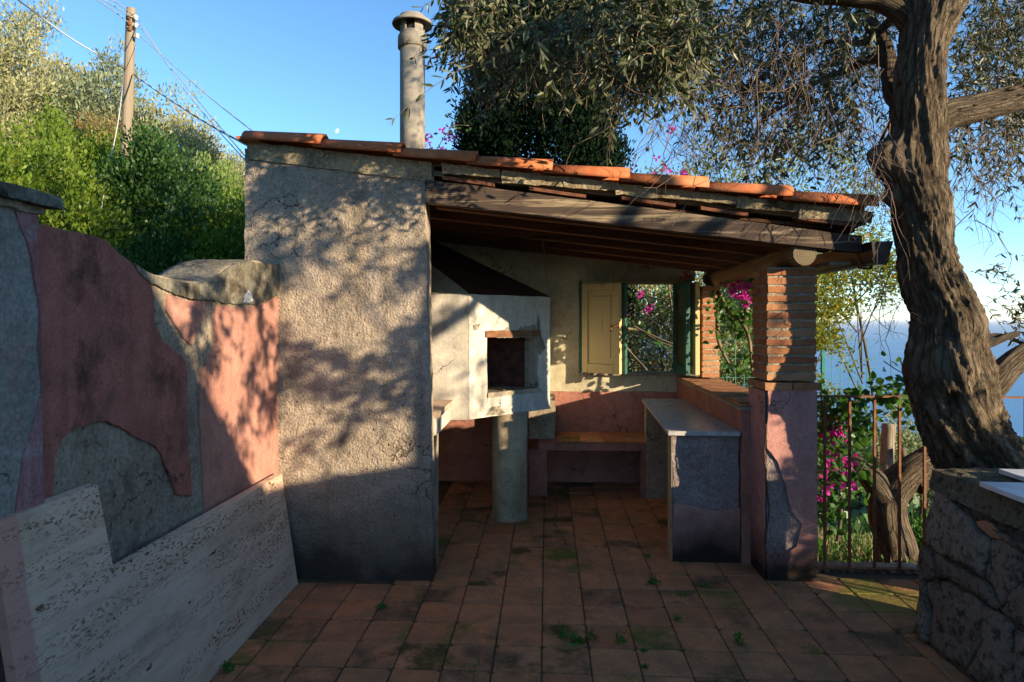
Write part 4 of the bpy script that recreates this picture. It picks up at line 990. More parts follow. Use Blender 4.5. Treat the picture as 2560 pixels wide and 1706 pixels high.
rhex('cement_cap', [(1.868, .38, .668), (2.29, .38, .668), (2.29, 3.36, .668), (1.868, 3.36, .668), (1.905, .38, .768), (2.30, .38, .768), (2.30, 3.40, .768), (1.905, 3.40, .768)], 'rock_cap', sw, .035, .011, 10)
def mslab(pts, z, label):
    bm = bmesh.new(); lo = [bm.verts.new((x, y, z)) for x, y in pts]; hi = [bm.verts.new((x, y, z + .02)) for x, y in pts]; bm.faces.new(lo); bm.faces.new(hi)
    for i in range(len(pts)): j = (i + 1) % len(pts); bm.faces.new((lo[i], lo[j], hi[j], hi[i]))
    props(bm_obj('marble_slab', bm, 'white_marble'), label, 'marble slab', 'white marble slabs on the stone wall')
z_ = .781; a = gr(2449, 1205, .80); b = gr(2560, 1249, .80)
mslab([(a.x, a.y), (2.295, a.y - .02), (2.295, .8), (a.x - .02, .8)], z_, 'white marble slab nearer the viewer on the stone wall, with dark chips')
a2_ = gr(2497, 1173, .80); mslab([(a2_.x, a2_.y), (2.35, a2_.y - .01), (2.35, a.y - .01), (a2_.x - .0, a.y + .012)], z_, 'white marble slab at the far end of the stone wall, next to the olive trunk')

# ------------------------------------------------------------------ railing
rl = thing('railing', 'rusty iron railing with square bars between the pillar and the olive trunk', 'railing', (2.3, 4.08, 0))
zr_t = 1.045
box('top_rail', 1.56, 3.6, 4.075, 4.10, zr_t - .008, zr_t + .004, 'rust', rl, .001)
box('bottom_rail', 1.56, 3.6, 4.065, 4.105, .006, .018, 'rust', rl, .001)
xb = [gr(px, 1420).x for px in (2057, 2117, 2177, 2237, 2297)]; st_ = (xb[-1] - xb[0]) / 4
for k in range(15):
    x = xb[0] + k * st_; 
    if x > 3.55: break
    o = box('bar', x - .0075, x + .0075, 4.08, 4.095, .018, zr_t - .008, 'rust', rl, .0015)
    o.rotation_euler = (0, 0, 0)
kb = rbox('kerb', 1.56, 3.4, 4.11, 4.24, -.3, -.004, 'cement', None, .05, .008); props(kb, kind='structure'); kb.name = 'terrace_kerb'
# rubble strip before the rail
for k in range(14):
    x = 1.6 + k * .048 + random.uniform(-.01, .01); s_ = random.uniform(.006, .016)
    props(rbox('stone_chip', x, x + s_ * 1.6, 4.035 + random.uniform(-.01, .01), 4.05 + s_, .0, s_ * .8, 'rock', None, .01, .003, 60, k), ('small dark chip of stone lying along the foot of the railing', 'pale grit chip lying at the foot of the railing bars')[k % 2], 'stone', 'stone chips along the railing')

# ------------------------------------------------------------------ the old olive tree
ot = thing('olive_tree', 'old gnarled olive tree with a thick twisting trunk beside the railing', 'tree', (2.3, 3.62, -.1))
YT = 3.61
tr = [(2425, 1410, 225), (2362, 1260, 220), (2308, 1170, 213), (2262, 1080, 205), (2222, 1000, 190), (2192, 920, 198), (2178, 850, 200), (2176, 790, 180), (2176, 730, 158), (2160, 680, 146), (2140, 630, 140), (2128, 570, 134), (2122, 510, 140), (2112, 455, 132), (2105, 400, 142), (2106, 350, 140), (2110, 290, 132), (2112, 200, 124), (2122, 110, 122), (2138, 40, 140), (2155, -40, 165), (2175, -130, 150)]
OFF = [.10, .08, .05, .02, 0, -.01, -.01, 0, .01, .02, .03, .04, .05, .05, .06, .07, .08, .09, .1, .12, .14, .16]
cen = [at(a * D, b * D, YT + OFF[min(k, 21)]) for k, (a, b, w) in enumerate(tr)]; rad = [w * D * .5 * 3.55 / F * .86 for a, b, w in tr]
path = catmull(cen, 12); rr = [v.x for v in catmull([Vector((r, 0, 0)) for r in rad], 12)]
lumps = []
def lump(px, py, r, h, dy=-.17):     # swelling or hole on the trunk, seen from the terrace
    c_ = at(px * D, py * D, YT + dy); lumps.append((c_, r, h))
for q in ((2040, 352, .075, 1.0, .03), (2045, 392, .07, .55, .02), (2052, 455, .05, .5, .04), (2165, 455, .06, .22, -.05), (2120, 395, .08, .18, -.13), (2085, 870, .14, .16), (2265, 745, .09, .22), (2200, 860, .10, .12),
          (2100, 665, .035, -.32), (2180, 752, .04, -.25), (2205, 885, .028, -.42), (2190, 922, .033, -.45), (2212, 905, .03, .12), (2235, 925, .03, -.25), (2180, 890, .03, .12), (2225, 865, .025, -.2)): lump(*q)
def barkd(a, s, p, d):
    tw = a + s * .9 + .5 * noise.noise(p * 1.6); q = Vector((math.cos(tw) * 1.1, math.sin(tw) * 1.1, s * .75))
    k = 1 + .16 * noise.noise(q * 1.3) + .10 * noise.noise(q * 2.9 + Vector((7, 1, 2)))
    q2 = Vector((math.cos(tw) * 6.5, math.sin(tw) * 6.5, s * 3.2)); k += .085 * (abs(noise.noise(q2 + noise.noise_vector(q * 2.2) * 1.2)) * 2 - .55)
    q3 = Vector((math.cos(tw) * 15, math.sin(tw) * 15, s * 9)); k += .06 * (abs(noise.noise(q3 + noise.noise_vector(q * 4.0) * 1.6)) * 2 - .5)
    q4 = Vector((math.cos(tw) * 30, math.sin(tw) * 30, s * 24)); k += .022 * noise.noise(q4)
    for c_, r, h in lumps:
        e = (p - c_).length_squared / (r * r)
        if e < 6: k += h * math.exp(-e * 1.2)
    return k
trunk = tubes('trunk', [(path, rr)], 'bark', ot, 120, True, barkd)
def barks(a, s, p, d):
    q2 = Vector((math.cos(a) * 3.5, math.sin(a) * 3.5, s * 3)); return 1 + .12 * noise.noise(Vector((math.cos(a), math.sin(a), s * 2.5))) + .07 * (abs(noise.noise(q2)) * 2 - .5)
def limb(pts, r0, r1, m='bark', par=ot, seg=22, sub=7, name='limb', wig=.0):
    p = catmull(pts, sub); n = len(p); 
    for i in range(1, n - 1): p[i] = p[i] + nv(p[i], 2.5, wig, 3)
    return tubes(name, [(p, [r0 + (r1 - r0) * (i / (n - 1)) ** .8 for i in range(n)])], m, par, seg, True, barks)
def A(px, py, Y): return at(px * D, py * D, Y)
limb([A(2110, 300, 3.72), A(2165, 268, 3.72), A(2230, 252, 3.74), A(2300, 236, 3.80), A(2380, 215, 3.9), A(2500, 160, 4.0)], .10, .06)
limb([A(2200, 950, 3.62), A(2270, 890, 3.62), A(2305, 855, 3.64), A(2350, 820, 3.7), A(2420, 790, 3.8)], .09, .055)
limb([A(2230, 800, 3.60), A(2275, 790, 3.62), A(2310, 775, 3.66), A(2335, 768, 3.7)], .022, .018, seg=10)
limb([A(2240, 795, 3.60), A(2290, 770, 3.7), A(2353, 790, 3.8)], .016, .010, seg=10)
limb([A(2130, 80, 3.78), A(2075, 30, 3.76), A(2010, 0, 3.74), A(1940, -14, 3.7), A(1850, -18, 3.75), A(1740, -40, 3.8), A(1600, -75, 3.7), A(1400, -90, 3.4), A(1250, -80, 3.2)], .085, .025, wig=.02)
limb([A(2120, 240, 3.85), A(2060, 230, 3.9), A(2045, 190, 3.95), A(2042, 140, 4.0), A(2030, 95, 4.1), A(1995, 50, 4.2)], .055, .035)
limb([A(2045, 150, 4.0), A(2000, 135, 4.15), A(1940, 165, 4.4), A(1880, 190, 4.6), A(1800, 240, 4.9), A(1740, 290, 5.0)], .032, .01, seg=12, wig=.02)
limb([A(2060, 30, 3.9), A(1985, 95, 4.3), A(1900, 100, 4.6), A(1830, 140, 4.8), A(1770, 210, 5.0)], .028, .008, seg=12, wig=.02)
limb([A(2050, 240, 3.95), A(2045, 280, 4.0), A(2020, 330, 4.0)], .016, .008, seg=10)
limb([A(2190, -60, 3.8), A(2300, -120, 3.9), A(2450, -200, 3.7), A(2600, -250, 3.4)], .12, .05)
limb([A(2160, -100, 3.8), A(2100, -300, 3.8), A(1950, -450, 3.9)], .12, .06)
# crown: sprays
def in_poly(x, y, poly):
    c_ = False; j = len(poly) - 1
    for i in range(len(poly)):
        if (poly[i][1] > y) != (poly[j][1] > y) and x < (poly[j][0] - poly[i][0]) * (y - poly[i][1]) / (poly[j][1] - poly[i][1]) + poly[i][0]: c_ = not c_
        j = i
    return c_
def sample_poly(poly, n, Y0, Y1, bias=0.0, thr=None):
    xs = [p[0] for p in poly]; ys = [p[1] for p in poly]; out = []
    while len(out) < n:
        x = random.uniform(min(xs), max(xs)); y = random.uniform(min(ys), max(ys))
        if bias and random.random() < bias * (y - min(ys)) / (max(ys) - min(ys)): continue
        if in_poly(x, y, poly):
            q = at(x * D, y * D, random.uniform(Y0, Y1))
            if thr is None or noise.noise(q * 3.2) > thr: out.append(q)
    return np.array([tuple(p) for p in out])
def spray_dirs(n, left=.0, down=.55):
    d = rng.normal(size=(n, 3)) * .5; d[:, 2] -= down; d[:, 0] -= left; return d
pA = [(1045, -30), (1055, 30), (1075, 80), (1080, 120), (1085, 150), (1110, 165), (1150, 160), (1180, 120), (1240, 110), (1300, 120), (1360, 125), (1400, 160), (1420, 215), (1440, 170), (1480, 120), (1520, 165), (1545, 120), (1580, 150), (1600, 100), (1620, 40), (1640, -30)]
p0 = sample_poly(pA, 700, 2.75, 3.7, .35, .03)
twig_leaves('crown', p0, spray_dirs(len(p0), .15, .5), rng.uniform(.14, .28, len(p0)), 14, .060, .0145, 'leaf_olive', ot)
# the same branch above the frame
p1 = np.column_stack([rng.uniform(-.6, 1.6, 260), rng.uniform(2.2, 3.9, 260), rng.uniform(3.0, 3.9, 260)])
twig_leaves('crown', p1, spray_dirs(260, .1, .3), rng.uniform(.15, .3, 260), 14, .066, .0165, 'leaf_olive', ot)
pB = [(1600, -30), (1590, 60), (1600, 140), (1640, 230), (1640, 290), (1700, 330), (1750, 320), (1800, 360), (1850, 330), (1900, 300), (1950, 330), (1990, 250), (2000, 150), (2060, 80), (2060, -30)]
p2 = sample_poly(pB, 800, 3.9, 5.4, .35)
twig_leaves('crown', p2, spray_dirs(len(p2), .2, .5), rng.uniform(.18, .4, len(p2)), 12, .056, .0145, 'leaf_olive', ot, bare=.15)
pC = [(2180, -30), (2180, 100), (2190, 210), (2180, 300), (2200, 360), (2250, 340), (2290, 400), (2360, 370), (2400, 100), (2400, -30)]
p3 = sample_poly(pC, 460, 3.8, 5.2, .35)
twig_leaves('crown', p3, spray_dirs(len(p3), -.2, .45), rng.uniform(.18, .38, len(p3)), 12, .054, .012, 'leaf_olive', ot, bare=.1)
p4 = np.column_stack([rng.uniform(1.2, 4.5, 700), rng.uniform(2.4, 5.6, 700), rng.uniform(3.35, 4.8, 700)])
twig_leaves('crown', p4, spray_dirs(700, 0, .2), rng.uniform(.18, .38, 700), 12, .056, .013, 'leaf_olive', ot)
for poly, n_, yy in (([(2225, 600), (2230, 640), (2353, 610), (2353, 580)], 9, 3.8), ([(2225, 680), (2300, 660), (2360, 690), (2360, 740), (2270, 720)], 16, 3.8), ([(2300, 740), (2360, 700), (2360, 760), (2320, 770)], 8, 3.75)):
    q_ = sample_poly(poly, n_, yy - .1, yy + .1); dd = rng.normal(size=(n_, 3)) * .3; dd[:, 0] += .8
    twig_leaves('crown', q_, dd, rng.uniform(.12, .2, n_), 8, .045, .011, 'leaf_olive', ot)
# bare drooping twigs
def bare_twigs(poly, n, Y0, Y1, ln, par, r=.0018, m='bare'):
    q_ = sample_poly(poly, n, Y0, Y1); items = []
    for p in q_:
        p = Vector(p); d = Vector((random.gauss(-.1, .4), random.gauss(0, .3), -.6)).normalized(); L_ = random.uniform(*ln); path_ = [p]
        for i in range(7):
            d = (d + Vector((random.gauss(0, .22), random.gauss(0, .22), random.gauss(-.05, .2)))).normalized(); path_.append(path_[-1] + d * L_ / 7)
            if random.random() < .45:
                e = (d + Vector((random.gauss(0, .8), random.gauss(0, .8), random.gauss(0, .6)))).normalized(); a_ = path_[-1]
                items.append(([a_, a_ + e * L_ * .12, a_ + e * L_ * .22 + Vector((0, 0, -.02))], [r * .6, r * .5, r * .3]))
        items.append((path_, [r * (1.3 - .11 * i) for i in range(8)]))
    o = tubes('bare_twigs', items, m, par, 4, False); o['kind'] = 'stuff'
bare_twigs([(1600, 0), (1450, 180), (1500, 330), (1640, 360), (1760, 320), (1990, 300), (2060, 60)], 260, 3.6, 5.2, (.3, .8), ot)
bare_twigs([(1980, 260), (2060, 250), (2050, 450), (1960, 420)], 50, 3.4, 3.9, (.2, .5), ot, .0018)
bare_twigs([(2180, 250), (2350, 200), (2350, 400), (2190, 420)], 34, 3.7, 4.2, (.3, .7), ot, .0018)
bare_twigs([(1150, 60), (1500, 30), (1500, 180), (1150, 170)], 60, 2.8, 3.4, (.2, .4), ot, .002, 'twig')
bare_twigs([(1960, 620), (2080, 600), (2090, 700), (2000, 720)], 16, 3.6, 3.9, (.2, .45), ot, .0018)
bare_twigs([(2222, 400), (2240, 400), (2240, 520), (2222, 500)], 3, 3.7, 3.8, (.5, .7), ot, .0022)
br = [([A(1560, -20, 3.1), A(1540, 60, 3.05), A(1535, 110, 3.05), A(1550, 155, 3.05), A(1565, 170, 3.05)], .007, .003), ([A(1400, -20, 3.2), A(1370, 30, 3.2), A(1240, 50, 3.2), A(1180, 110, 3.2)], .007, .002),
      ([A(1420, 90, 3.05), A(1470, 125, 3.05), A(1450, 190, 3.05), A(1447, 200, 3.05)], .005, .002), ([A(1330, 20, 3.1), A(1290, -30, 3.1)], .008, .008), ([A(1700, -20, 3.6), A(1650, 60, 3.5), A(1560, 120, 3.4), A(1545, 150, 3.4)], .006, .003)]
for pts, a_, b_ in br: limb(pts, a_, b_, 'twig', ot, 6, 6, 'branch', .01)
q_ = np.array([tuple(A(1050, 145, 3.3)), tuple(A(1035, 150, 3.3))]); twig_leaves('crown', q_, np.array([[-1, 0, -.1], [-1, 0, .1]]), np.array([.14, .12]), 10, .045, .011, 'leaf_olive', ot, .1)

# second olive outside the view: its crown throws the dappled shade
o2 = thing('olive_tree', 'olive tree growing behind the tall garden wall, outside the picture', 'tree', (5.2, .2, -.5))
limb([(5.4, -.3, -1.4), (5.3, -.2, .3), (5.1, .0, 1.5), (4.6, .3, 2.4), (3.9, .8, 3.0)], .16, .05, par=o2)
limb([(5.1, .0, 1.5), (5.2, .3, 2.5), (4.9, .9, 3.4)], .09, .04, par=o2); limb([(4.6, .3, 2.4), (4.4, 1.3, 2.8), (4.1, 2.0, 3.1)], .06, .03, par=o2)
def vtw(v, ta, w): return (v / 1.811 - 1.51 * ta, 1.51 * v / 1.811 + ta, w - .382 * ta)
def shade(n, v0, v1, w0, w1, t0, t1, thr, sd, par, L_=.26):
    P_ = []
    while len(P_) < n:
        v, w, ta = random.uniform(v0, v1), random.uniform(w0, w1), random.uniform(t0, t1)
        if noise.noise(Vector((v * 2.2 + sd, w * 4.6 - v * 2.2, ta * .5))) + .3 * noise.noise(Vector((v * 6, w * 11 - v * 4, sd))) > thr: P_.append(vtw(v, ta, w))
    P_ = np.array(P_); twig_leaves('crown', P_, spray_dirs(n, .3, .3), rng.uniform(.7, 1.2, n) * L_, 14, .062, .017, 'leaf_olive', par)
shade(400, 1.5, 2.95, 1.40, 2.7, -.75, -.3, .06, 3.3, o2, .15)
shade(60, 2.2, 2.95, 2.6, 3.15, -.75, -.3, .12, 5.3, o2, .15)
limb([(4.6, .3, 2.4), (3.6, .6, 3.0), (2.7, .9, 3.1), (2.1, 1.2, 2.9)], .016, .005, par=o2, seg=8)
shade(70, 3.2, 4.1, 1.2, 2.4, -2.4, -1.6, .05, 8.1, o2)

c_ = vtw(4.14, -1.5, .62)  # shrub added out of view, only to shade the front of the brick pillar
tree('garden_shrub', 'dense unseen shrub beside the tall garden wall, added to shade the pillar front', 'shrub', c_[0], c_[1], -.1, c_, (.17, .17, .36), 60, 50, .10, .05, .03, 'leaf_deep', .02, None, .2, .3, -.9, .2)
# ------------------------------------------------------------------ neighbouring house and tall wall behind the viewer (they shade the terrace)
nh = thing('neighbour_house', 'pale house with a sloping gable behind the viewer, outside the picture', 'house', (4, -4, 0))
def vt(v, ta, z): return Vector((v / 1.811 - 1.51 * ta, 1.51 * v / 1.811 + ta, z))
gable = [(-2.6, -.5), (2.06, -.5), (2.06, 1.27 + .84), (1.35, 2.143 + .84), (.7, 3.75), (-2.6, 3.3)]
bm = bmesh.new(); f_ = [bm.verts.new(vt(v, -2.2, z)) for v, z in gable]; b_ = [bm.verts.new(vt(v, -4.5, z)) for v, z in gable]
bm.faces.new(f_); bm.faces.new(b_)
for i in range(6): bm.faces.new((f_[i], f_[(i + 1) % 6], b_[(i + 1) % 6], b_[i]))
bm_obj('house_wall', bm, 'cream', nh)
for k, (v, z) in enumerate(((-1.8, 1.6), (.2, 1.6))):
    a_, b2_ = vt(v, -2.19, z), vt(v + .8, -2.19, z); n_ = Vector((-1.51, 1, 0)).normalized() * .03
    rhex('window_shutter', [a_, b2_, b2_ + n_, a_ + n_, a_ + Vector((0, 0, 1.1)), b2_ + Vector((0, 0, 1.1)), b2_ + n_ + Vector((0, 0, 1.1)), a_ + n_ + Vector((0, 0, 1.1))], 'green_paint', nh, .3, 0)
tw_ = thing('tall_garden_wall', 'tall cement garden wall behind the marble topped wall, outside the picture', 'wall', (4, .8, 0))
p_, q_ = vt(2.03, -1.6, 0), vt(3.75, -1.6, 0); th_ = Vector((1.51, -1, 0)).normalized() * .2
rhex('wall_body', [p_ + Vector((0, 0, -1)), p_ + th_ + Vector((0, 0, -1)), q_ + th_ + Vector((0, 0, -1)), q_ + Vector((0, 0, -1)), p_ + Vector((0, 0, 1.87)), p_ + th_ + Vector((0, 0, 1.87)), q_ + th_ + Vector((0, 0, 1.87)), q_ + Vector((0, 0, 1.87))], 'cement', tw_, .1, .006)

# ------------------------------------------------------------------ vegetation behind
gz = ground_z
# hill olives (crown centre, radii)
hill = [((-11.7, 13.0, 5.4), (1.8, 1.6, 2.0), 'leaf_olive_far', 'grey green olive tree highest up the hill, cut by the picture edge'),
        ((-10.2, 12.8, 5.2), (1.3, 1.4, 1.9), 'leaf_olive_far', 'silvery olive tree on the hill, second from the picture edge'),
        ((-9.1, 13.2, 4.9), (1.1, 1.3, 1.6), 'leaf_grey', 'feathery grey olive tree rising just before the wooden pole'),
        ((-8.1, 13.6, 4.3), (1.0, 1.2, 1.45), 'leaf_olive_far', 'pale olive tree directly behind the wooden pole'),
        ((-9.2, 19.0, 5.0), (1.0, .9, 1.0), 'leaf_grey', 'thin grey tree showing beside the rough grey wall, far up the slope'),
        ((-7.6, 14.5, 4.0), (.9, 1.0, 1.1), 'leaf_olive_far', 'pale round olive between the pole and the dark pointed shrub'),
        ((-9.6, 10.6, 3.9), (1.6, 1.2, 1.35), 'leaf_olive_far', 'low pale olive tree in the middle of the slope')]
for k, (c_, r_, m_, lb_) in enumerate(hill):
    tree('olive_tree', lb_, 'tree', c_[0], c_[1], gz(c_[0], c_[1]), c_, r_, 400, 85, .34, .10, .034, m_, .05, 'trees on the hill', .35, .5, -.8, .7, sd=k * 3.1)
tree('browning_shrub', 'rust brown shrub on the slope behind the foot of the wooden pole', 'shrub', -7.05, 10.3, gz(-7.05, 10.3), (-7.05, 10.3, 4.05), (.8, .8, .6), 260, 50, .2, .06, .026, 'leaf_brown', .05)
tree('pine_tree', 'small pine top poking up at the picture corner on the hill crest', 'tree', -16.7, 19, 7, (-16.7, 19, 9.9), (1.6, 1.3, 1.0), 80, 44, .32, .1, .02, 'leaf_deep', .12)
tree('broom_shrub', 'rounded yellow green broom bush beside the rough grey wall', 'shrub', -5.4, 10.6, gz(-5.4, 10.6), (-5.5, 10.6, 3.05), (.5, .6, 1.0), 420, 60, .13, .07, .016, 'leaf_broom', .05, None, .8, .9)
front = [((-4.45, 5.2, 1.95), (.75, .8, 1.0), 'leaf_bright', 'bright green glossy shrub above the stone cap, at the picture edge'),
         ((-5.5, 7.9, 2.8), (.9, .6, 1.0), 'leaf_bright', 'bright green shrub in the middle, close behind the wooden pole'),
         ((-3.72, 5.6, 1.5), (.5, .5, .62), 'leaf_bright', 'bright green bush hiding the foot of the wooden pole'),
         ((-3.66, 6.2, 2.25), (.33, .5, .88), 'leaf_deep', 'dark green pointed shrub, tallest of the bushes behind the wall'),
         ((-3.25, 5.7, 1.75), (.5, .5, .55), 'leaf_deep', 'dark leafy shrub in the dip of the wavy wall'),
         ((-2.95, 6.0, 1.75), (.42, .5, .75), 'leaf_bright', 'small yellow green shrub touching the rough grey wall'),
         ((-5.5, 6.6, 2.45), (1.0, .9, .9), 'leaf_bright', 'yellowish green shrub farther back at the picture edge')]
for k, (c_, r_, m_, lb_) in enumerate(front):
    tree('glossy_shrub', lb_, 'shrub', c_[0], c_[1], gz(c_[0], c_[1]), c_, r_, 230, 170, .20, .046, .024, m_, .025, 'shrubs behind the pink wall', .55, .8, -.9, .5, sd=k * 5.3)
# cypress
cyc = (-.08, 8.6); cy_o = thing('cypress_tree', 'broad dark green cypress standing behind the roof', 'tree', (cyc[0], cyc[1], -.4))
rod('trunk', (*cyc, -.6), (*cyc, 5.5), .16, 'trunk_far', cy_o, 10, .05)
n_ = 3200; th_ = rng.uniform(0, 2 * PI, n_); zc_ = rng.uniform(.9, 7.0, n_); rr_ = np.where(zc_ > 3.5, 1.0 - (zc_ - 3.5) * .16, 1.0) * (1 + .07 * np.sin(th_ * 5 + zc_ * 2)) * rng.uniform(.25, 1.2, n_) ** .5
cs = np.column_stack([cyc[0] + rr_ * np.cos(th_), cyc[1] + rr_ * np.sin(th_), zc_]); keep = (cs[:, 1] < cyc[1] + .5)
clumps('crown', cs[keep], np.full(keep.sum(), .2), 80, .065, .028, 'leaf_cypress', cy_o, .9)
# oak and others behind the eave and between the pillars
tree('oak_tree', 'yellowing oak rising behind the low end of the tiled roof', 'tree', 3.5, 9.4, gz(3.5, 9.4), (3.0, 9.4, 2.9), (1.85, 1.1, 1.35), 330, 44, .2, .05, .028, 'leaf_oak', .05, None, .3, .3, -.9, .4, sd=2.)
tree('oak_tree', 'low yellow green oak between the brick pillar and the sea', 'tree', 2.65, 6.9, gz(2.65, 6.9), (2.62, 6.9, 1.40), (.42, .5, .72), 110, 60, .11, .042, .026, 'leaf_oak', .02, None, .2, .3, -.9, .95, sd=7.)
tree('oak_tree', 'thin oak branches hanging under the gutter against the sky', 'tree', 3.6, 7.4, gz(3.6, 7.4), (3.3, 7.4, 1.98), (.85, .6, .36), 150, 50, .11, .042, .024, 'leaf_oak', .02, None, .2, .3, -.9, .45, sd=9.)
tree('olive_tree', 'pale leaved olive tree seen through the open window', 'tree', 1.9, 9.2, gz(1.9, 9.2) - .2, (1.35, 8.4, 1.4), (1.1, .6, .9), 330, 50, .17, .06, .018, 'leaf_olive_far', .03, None, .3, .3, -.9, .35, sd=4.)
tree('laurel_shrub', 'green shrub filling the gap between the two brick pillars', 'shrub', 2.5, 9.0, gz(2.5, 9.0), (2.5, 9.0, 1.2), (.6, .5, 1.1), 200, 50, .12, .05, .028, 'leaf_boug', .04, None, .3, .3, -.9, .4, sd=6.)
tree('olive_tree', 'silver olive crown filling the view behind the window vines', 'tree', 2.6, 10.2, gz(2.6, 10.2), (1.7, 9.4, 1.0), (1.6, .8, 1.5), 560, 50, .22, .08, .024, 'leaf_olive_far', .04, None, .3, .3, -.9, .35, sd=14.)
tree('low_bush', 'dark bush low behind the wire fence', 'shrub', 1.2, 9.0, -.5, (1.2, 9.3, .35), (1.6, .6, .7), 120, 44, .16, .05, .025, 'leaf_deep', .04, None, .3, .3, -.9, .4, sd=8.)
# branches seen through the window and the gap
wv_ = thing('bougainvillea', 'bougainvillea with purple flowers climbing outside the open window', 'plant', (1.0, 7.2, 0))
def vine(par, paths, r0, nleaf, lm='leaf_boug', L_=.055, W_=.042):
    its = []; B = []
    for pts in paths:
        p = catmull(pts, 6); its.append((p, [r0 * (1 - .5 * i / len(p)) for i in range(len(p))])); B += [tuple(q) for q in p]
    tubes('stem', its, 'twig', par, 6)
    B = np.array(B); i_ = rng.integers(0, len(B), nleaf); b_ = B[i_] + rng.normal(size=(nleaf, 3)) * .05
    V, Q = leaf_arrays(b_, rng.normal(size=(nleaf, 3)) * .6 + np.array([0, -.2, -.3]), L_ * rng.uniform(.7, 1.3, nleaf), W_ * rng.uniform(.8, 1.2, nleaf)); quad_mesh('foliage', V, Q, lm, par, 'stuff')
def flowers(par, centres, r=.05, n=16, s=.03, m='bract'):
    c_ = np.array([tuple(c) for c in centres]); clumps('blossom', c_, np.full(len(c_), r), n, s, s * .85, m, par, 0, True, 'stuff')
S = lambda cx, cy, Y: at(1400 + cx / 3.92, 660 + cy / 3.92, Y)
vine(wv_, [[S(590, 520, 7.1), S(740, 620, 7.0), S(900, 700, 6.9), S(1140, 800, 6.8)], [S(600, 630, 7.1), S(760, 650, 7.2), S(950, 750, 7.0), S(1140, 830, 6.9)], [S(590, 470, 7.6), S(700, 390, 7.5), S(800, 330, 7.5), S(1000, 350, 7.4), S(1130, 430, 7.3)], [S(1060, 210, 7.4), S(1080, 330, 7.4), S(1120, 600, 7.3)]], .014, 90)
flowers(wv_, [S(790, 285, 7.2), S(775, 300, 7.2), S(630, 485, 7.2), S(608, 440, 7.2), S(885, 425, 7.2), S(850, 445, 7.2)], .028, 14, .03)
lg = limb([S(590, 750, 7.0), S(700, 880, 6.9), S(850, 1040, 6.7)], .016, .011, 'twig', wv_, 8, 4, 'stem')
bp = thing('bougainvillea', 'bougainvillea spray with pink flowers beside the front brick pillar', 'plant', (1.7, 5.2, 1))
T = lambda cx, cy, Y: at(1660 + cx / 2.45, 560 + cy / 2.45, Y)
vine(bp, [[T(330, 420, 5.6), T(400, 540, 5.4), T(470, 600, 5.2), T(520, 700, 5.1), T(540, 900, 5.0)], [T(340, 440, 5.7), T(330, 700, 5.6), T(420, 900, 5.5)], [T(500, 600, 5.2), T(510, 400, 5.2), T(470, 340, 5.2)]], .02, 260)
flowers(bp, [T(410, 385, 5.1), T(470, 365, 5.1), T(440, 415, 5.1), T(500, 395, 5.1), T(465, 430, 5.1), T(510, 455, 5.1)], .045, 16, .038)
bi = thing('bougainvillea', 'faded pink bougainvillea sprig poking in under the rafters', 'plant', T(145, 290, 6.0))
flowers(bi, [T(150, 265, 6.0), T(140, 295, 6.0), T(130, 312, 6.0)], .035, 12, .035, leafmat('faded_bract', (.4, .05, .12), (.45, .1, .15), .1, .3))
ba = thing('bougainvillea', 'bougainvillea branch with magenta flowers above the roof, beside the chimney', 'plant', at(1150, 370, 6.6))
Q_ = lambda cx, cy, Y: at(600 + cx / 2.8, cy / 2.8, Y)
vine(ba, [[Q_(1600, 880, 6.9), Q_(1500, 880, 6.9), Q_(1460, 920, 6.8), Q_(1400, 1010, 6.8), Q_(1370, 1070, 6.8)], [Q_(1460, 900, 6.8), Q_(1500, 870, 6.8), Q_(1470, 830, 6.8)]], .006, 26, L_=.04, W_=.028)
flowers(ba, [Q_(x, y, 6.8) for x, y in ((1410, 920), (1328, 950), (1282, 985), (1310, 1010), (1255, 1020), (1450, 965), (1480, 970), (1300, 1045), (1395, 1030), (1430, 1065), (1350, 1060), (1270, 1050), (1400, 1060))], .03, 12, .034)
bo = thing('bougainvillea', 'bougainvillea flowers in the oak top behind the tiled roof', 'plant', at(1720, 430, 8.2))
flowers(bo, [at(1100 + x / 2.8, y / 2.8, 8.2) for x, y in ((1610, 1220), (1690, 1210), (1710, 1235), (1515, 1105), (1565, 1170), (1495, 1235), (1625, 890), (1610, 920), (1870, 600))], .04, 12, .04)
bg_ = thing('bougainvillea', 'bougainvillea bush with bright magenta flowers and big leaves behind the railing', 'plant', (2.2, 4.9, -.2))
R_ = lambda dx, dy, Y: at(dx * D, dy * D, Y)
vine(bg_, [[R_(1900, 1230, 4.8), R_(1895, 1050, 4.6), R_(1885, 900, 4.5)], [R_(1900, 1100, 4.7), R_(1960, 1000, 4.6), R_(2010, 950, 4.5)], [R_(1890, 1020, 4.5), R_(1980, 930, 4.35), R_(2060, 905, 4.3), R_(2120, 930, 4.3)], [R_(1890, 1180, 4.8), R_(1950, 1120, 4.7), R_(1990, 1060, 4.6)], [R_(1885, 1000, 4.6), R_(1920, 940, 4.4), R_(1970, 920, 4.3)]], .008, 640, L_=.06, W_=.045)
flowers(bg_, [R_(x, y, 4.45) for x, y in ((1925, 960), (1915, 985), (1940, 990), (1902, 1080), (1908, 1050), (1948, 1080), (1955, 1055), (1895, 1110), (1900, 1000), (1930, 1010), (1945, 955), (1950, 1115), (1890, 1140))], .04, 13, .035)
vl = thing('climbing_vine', 'leafy green vine hanging from the trunk side over the railing', 'plant', (2.4, 4.2, 1))
vine(vl, [[R_(2030, 830, 4.1), R_(2060, 850, 4.1), R_(2090, 865, 4.0)], [R_(2040, 900, 4.15), R_(2090, 935, 4.1), R_(2105, 960, 4.1)]], .004, 34, L_=.055, W_=.034)
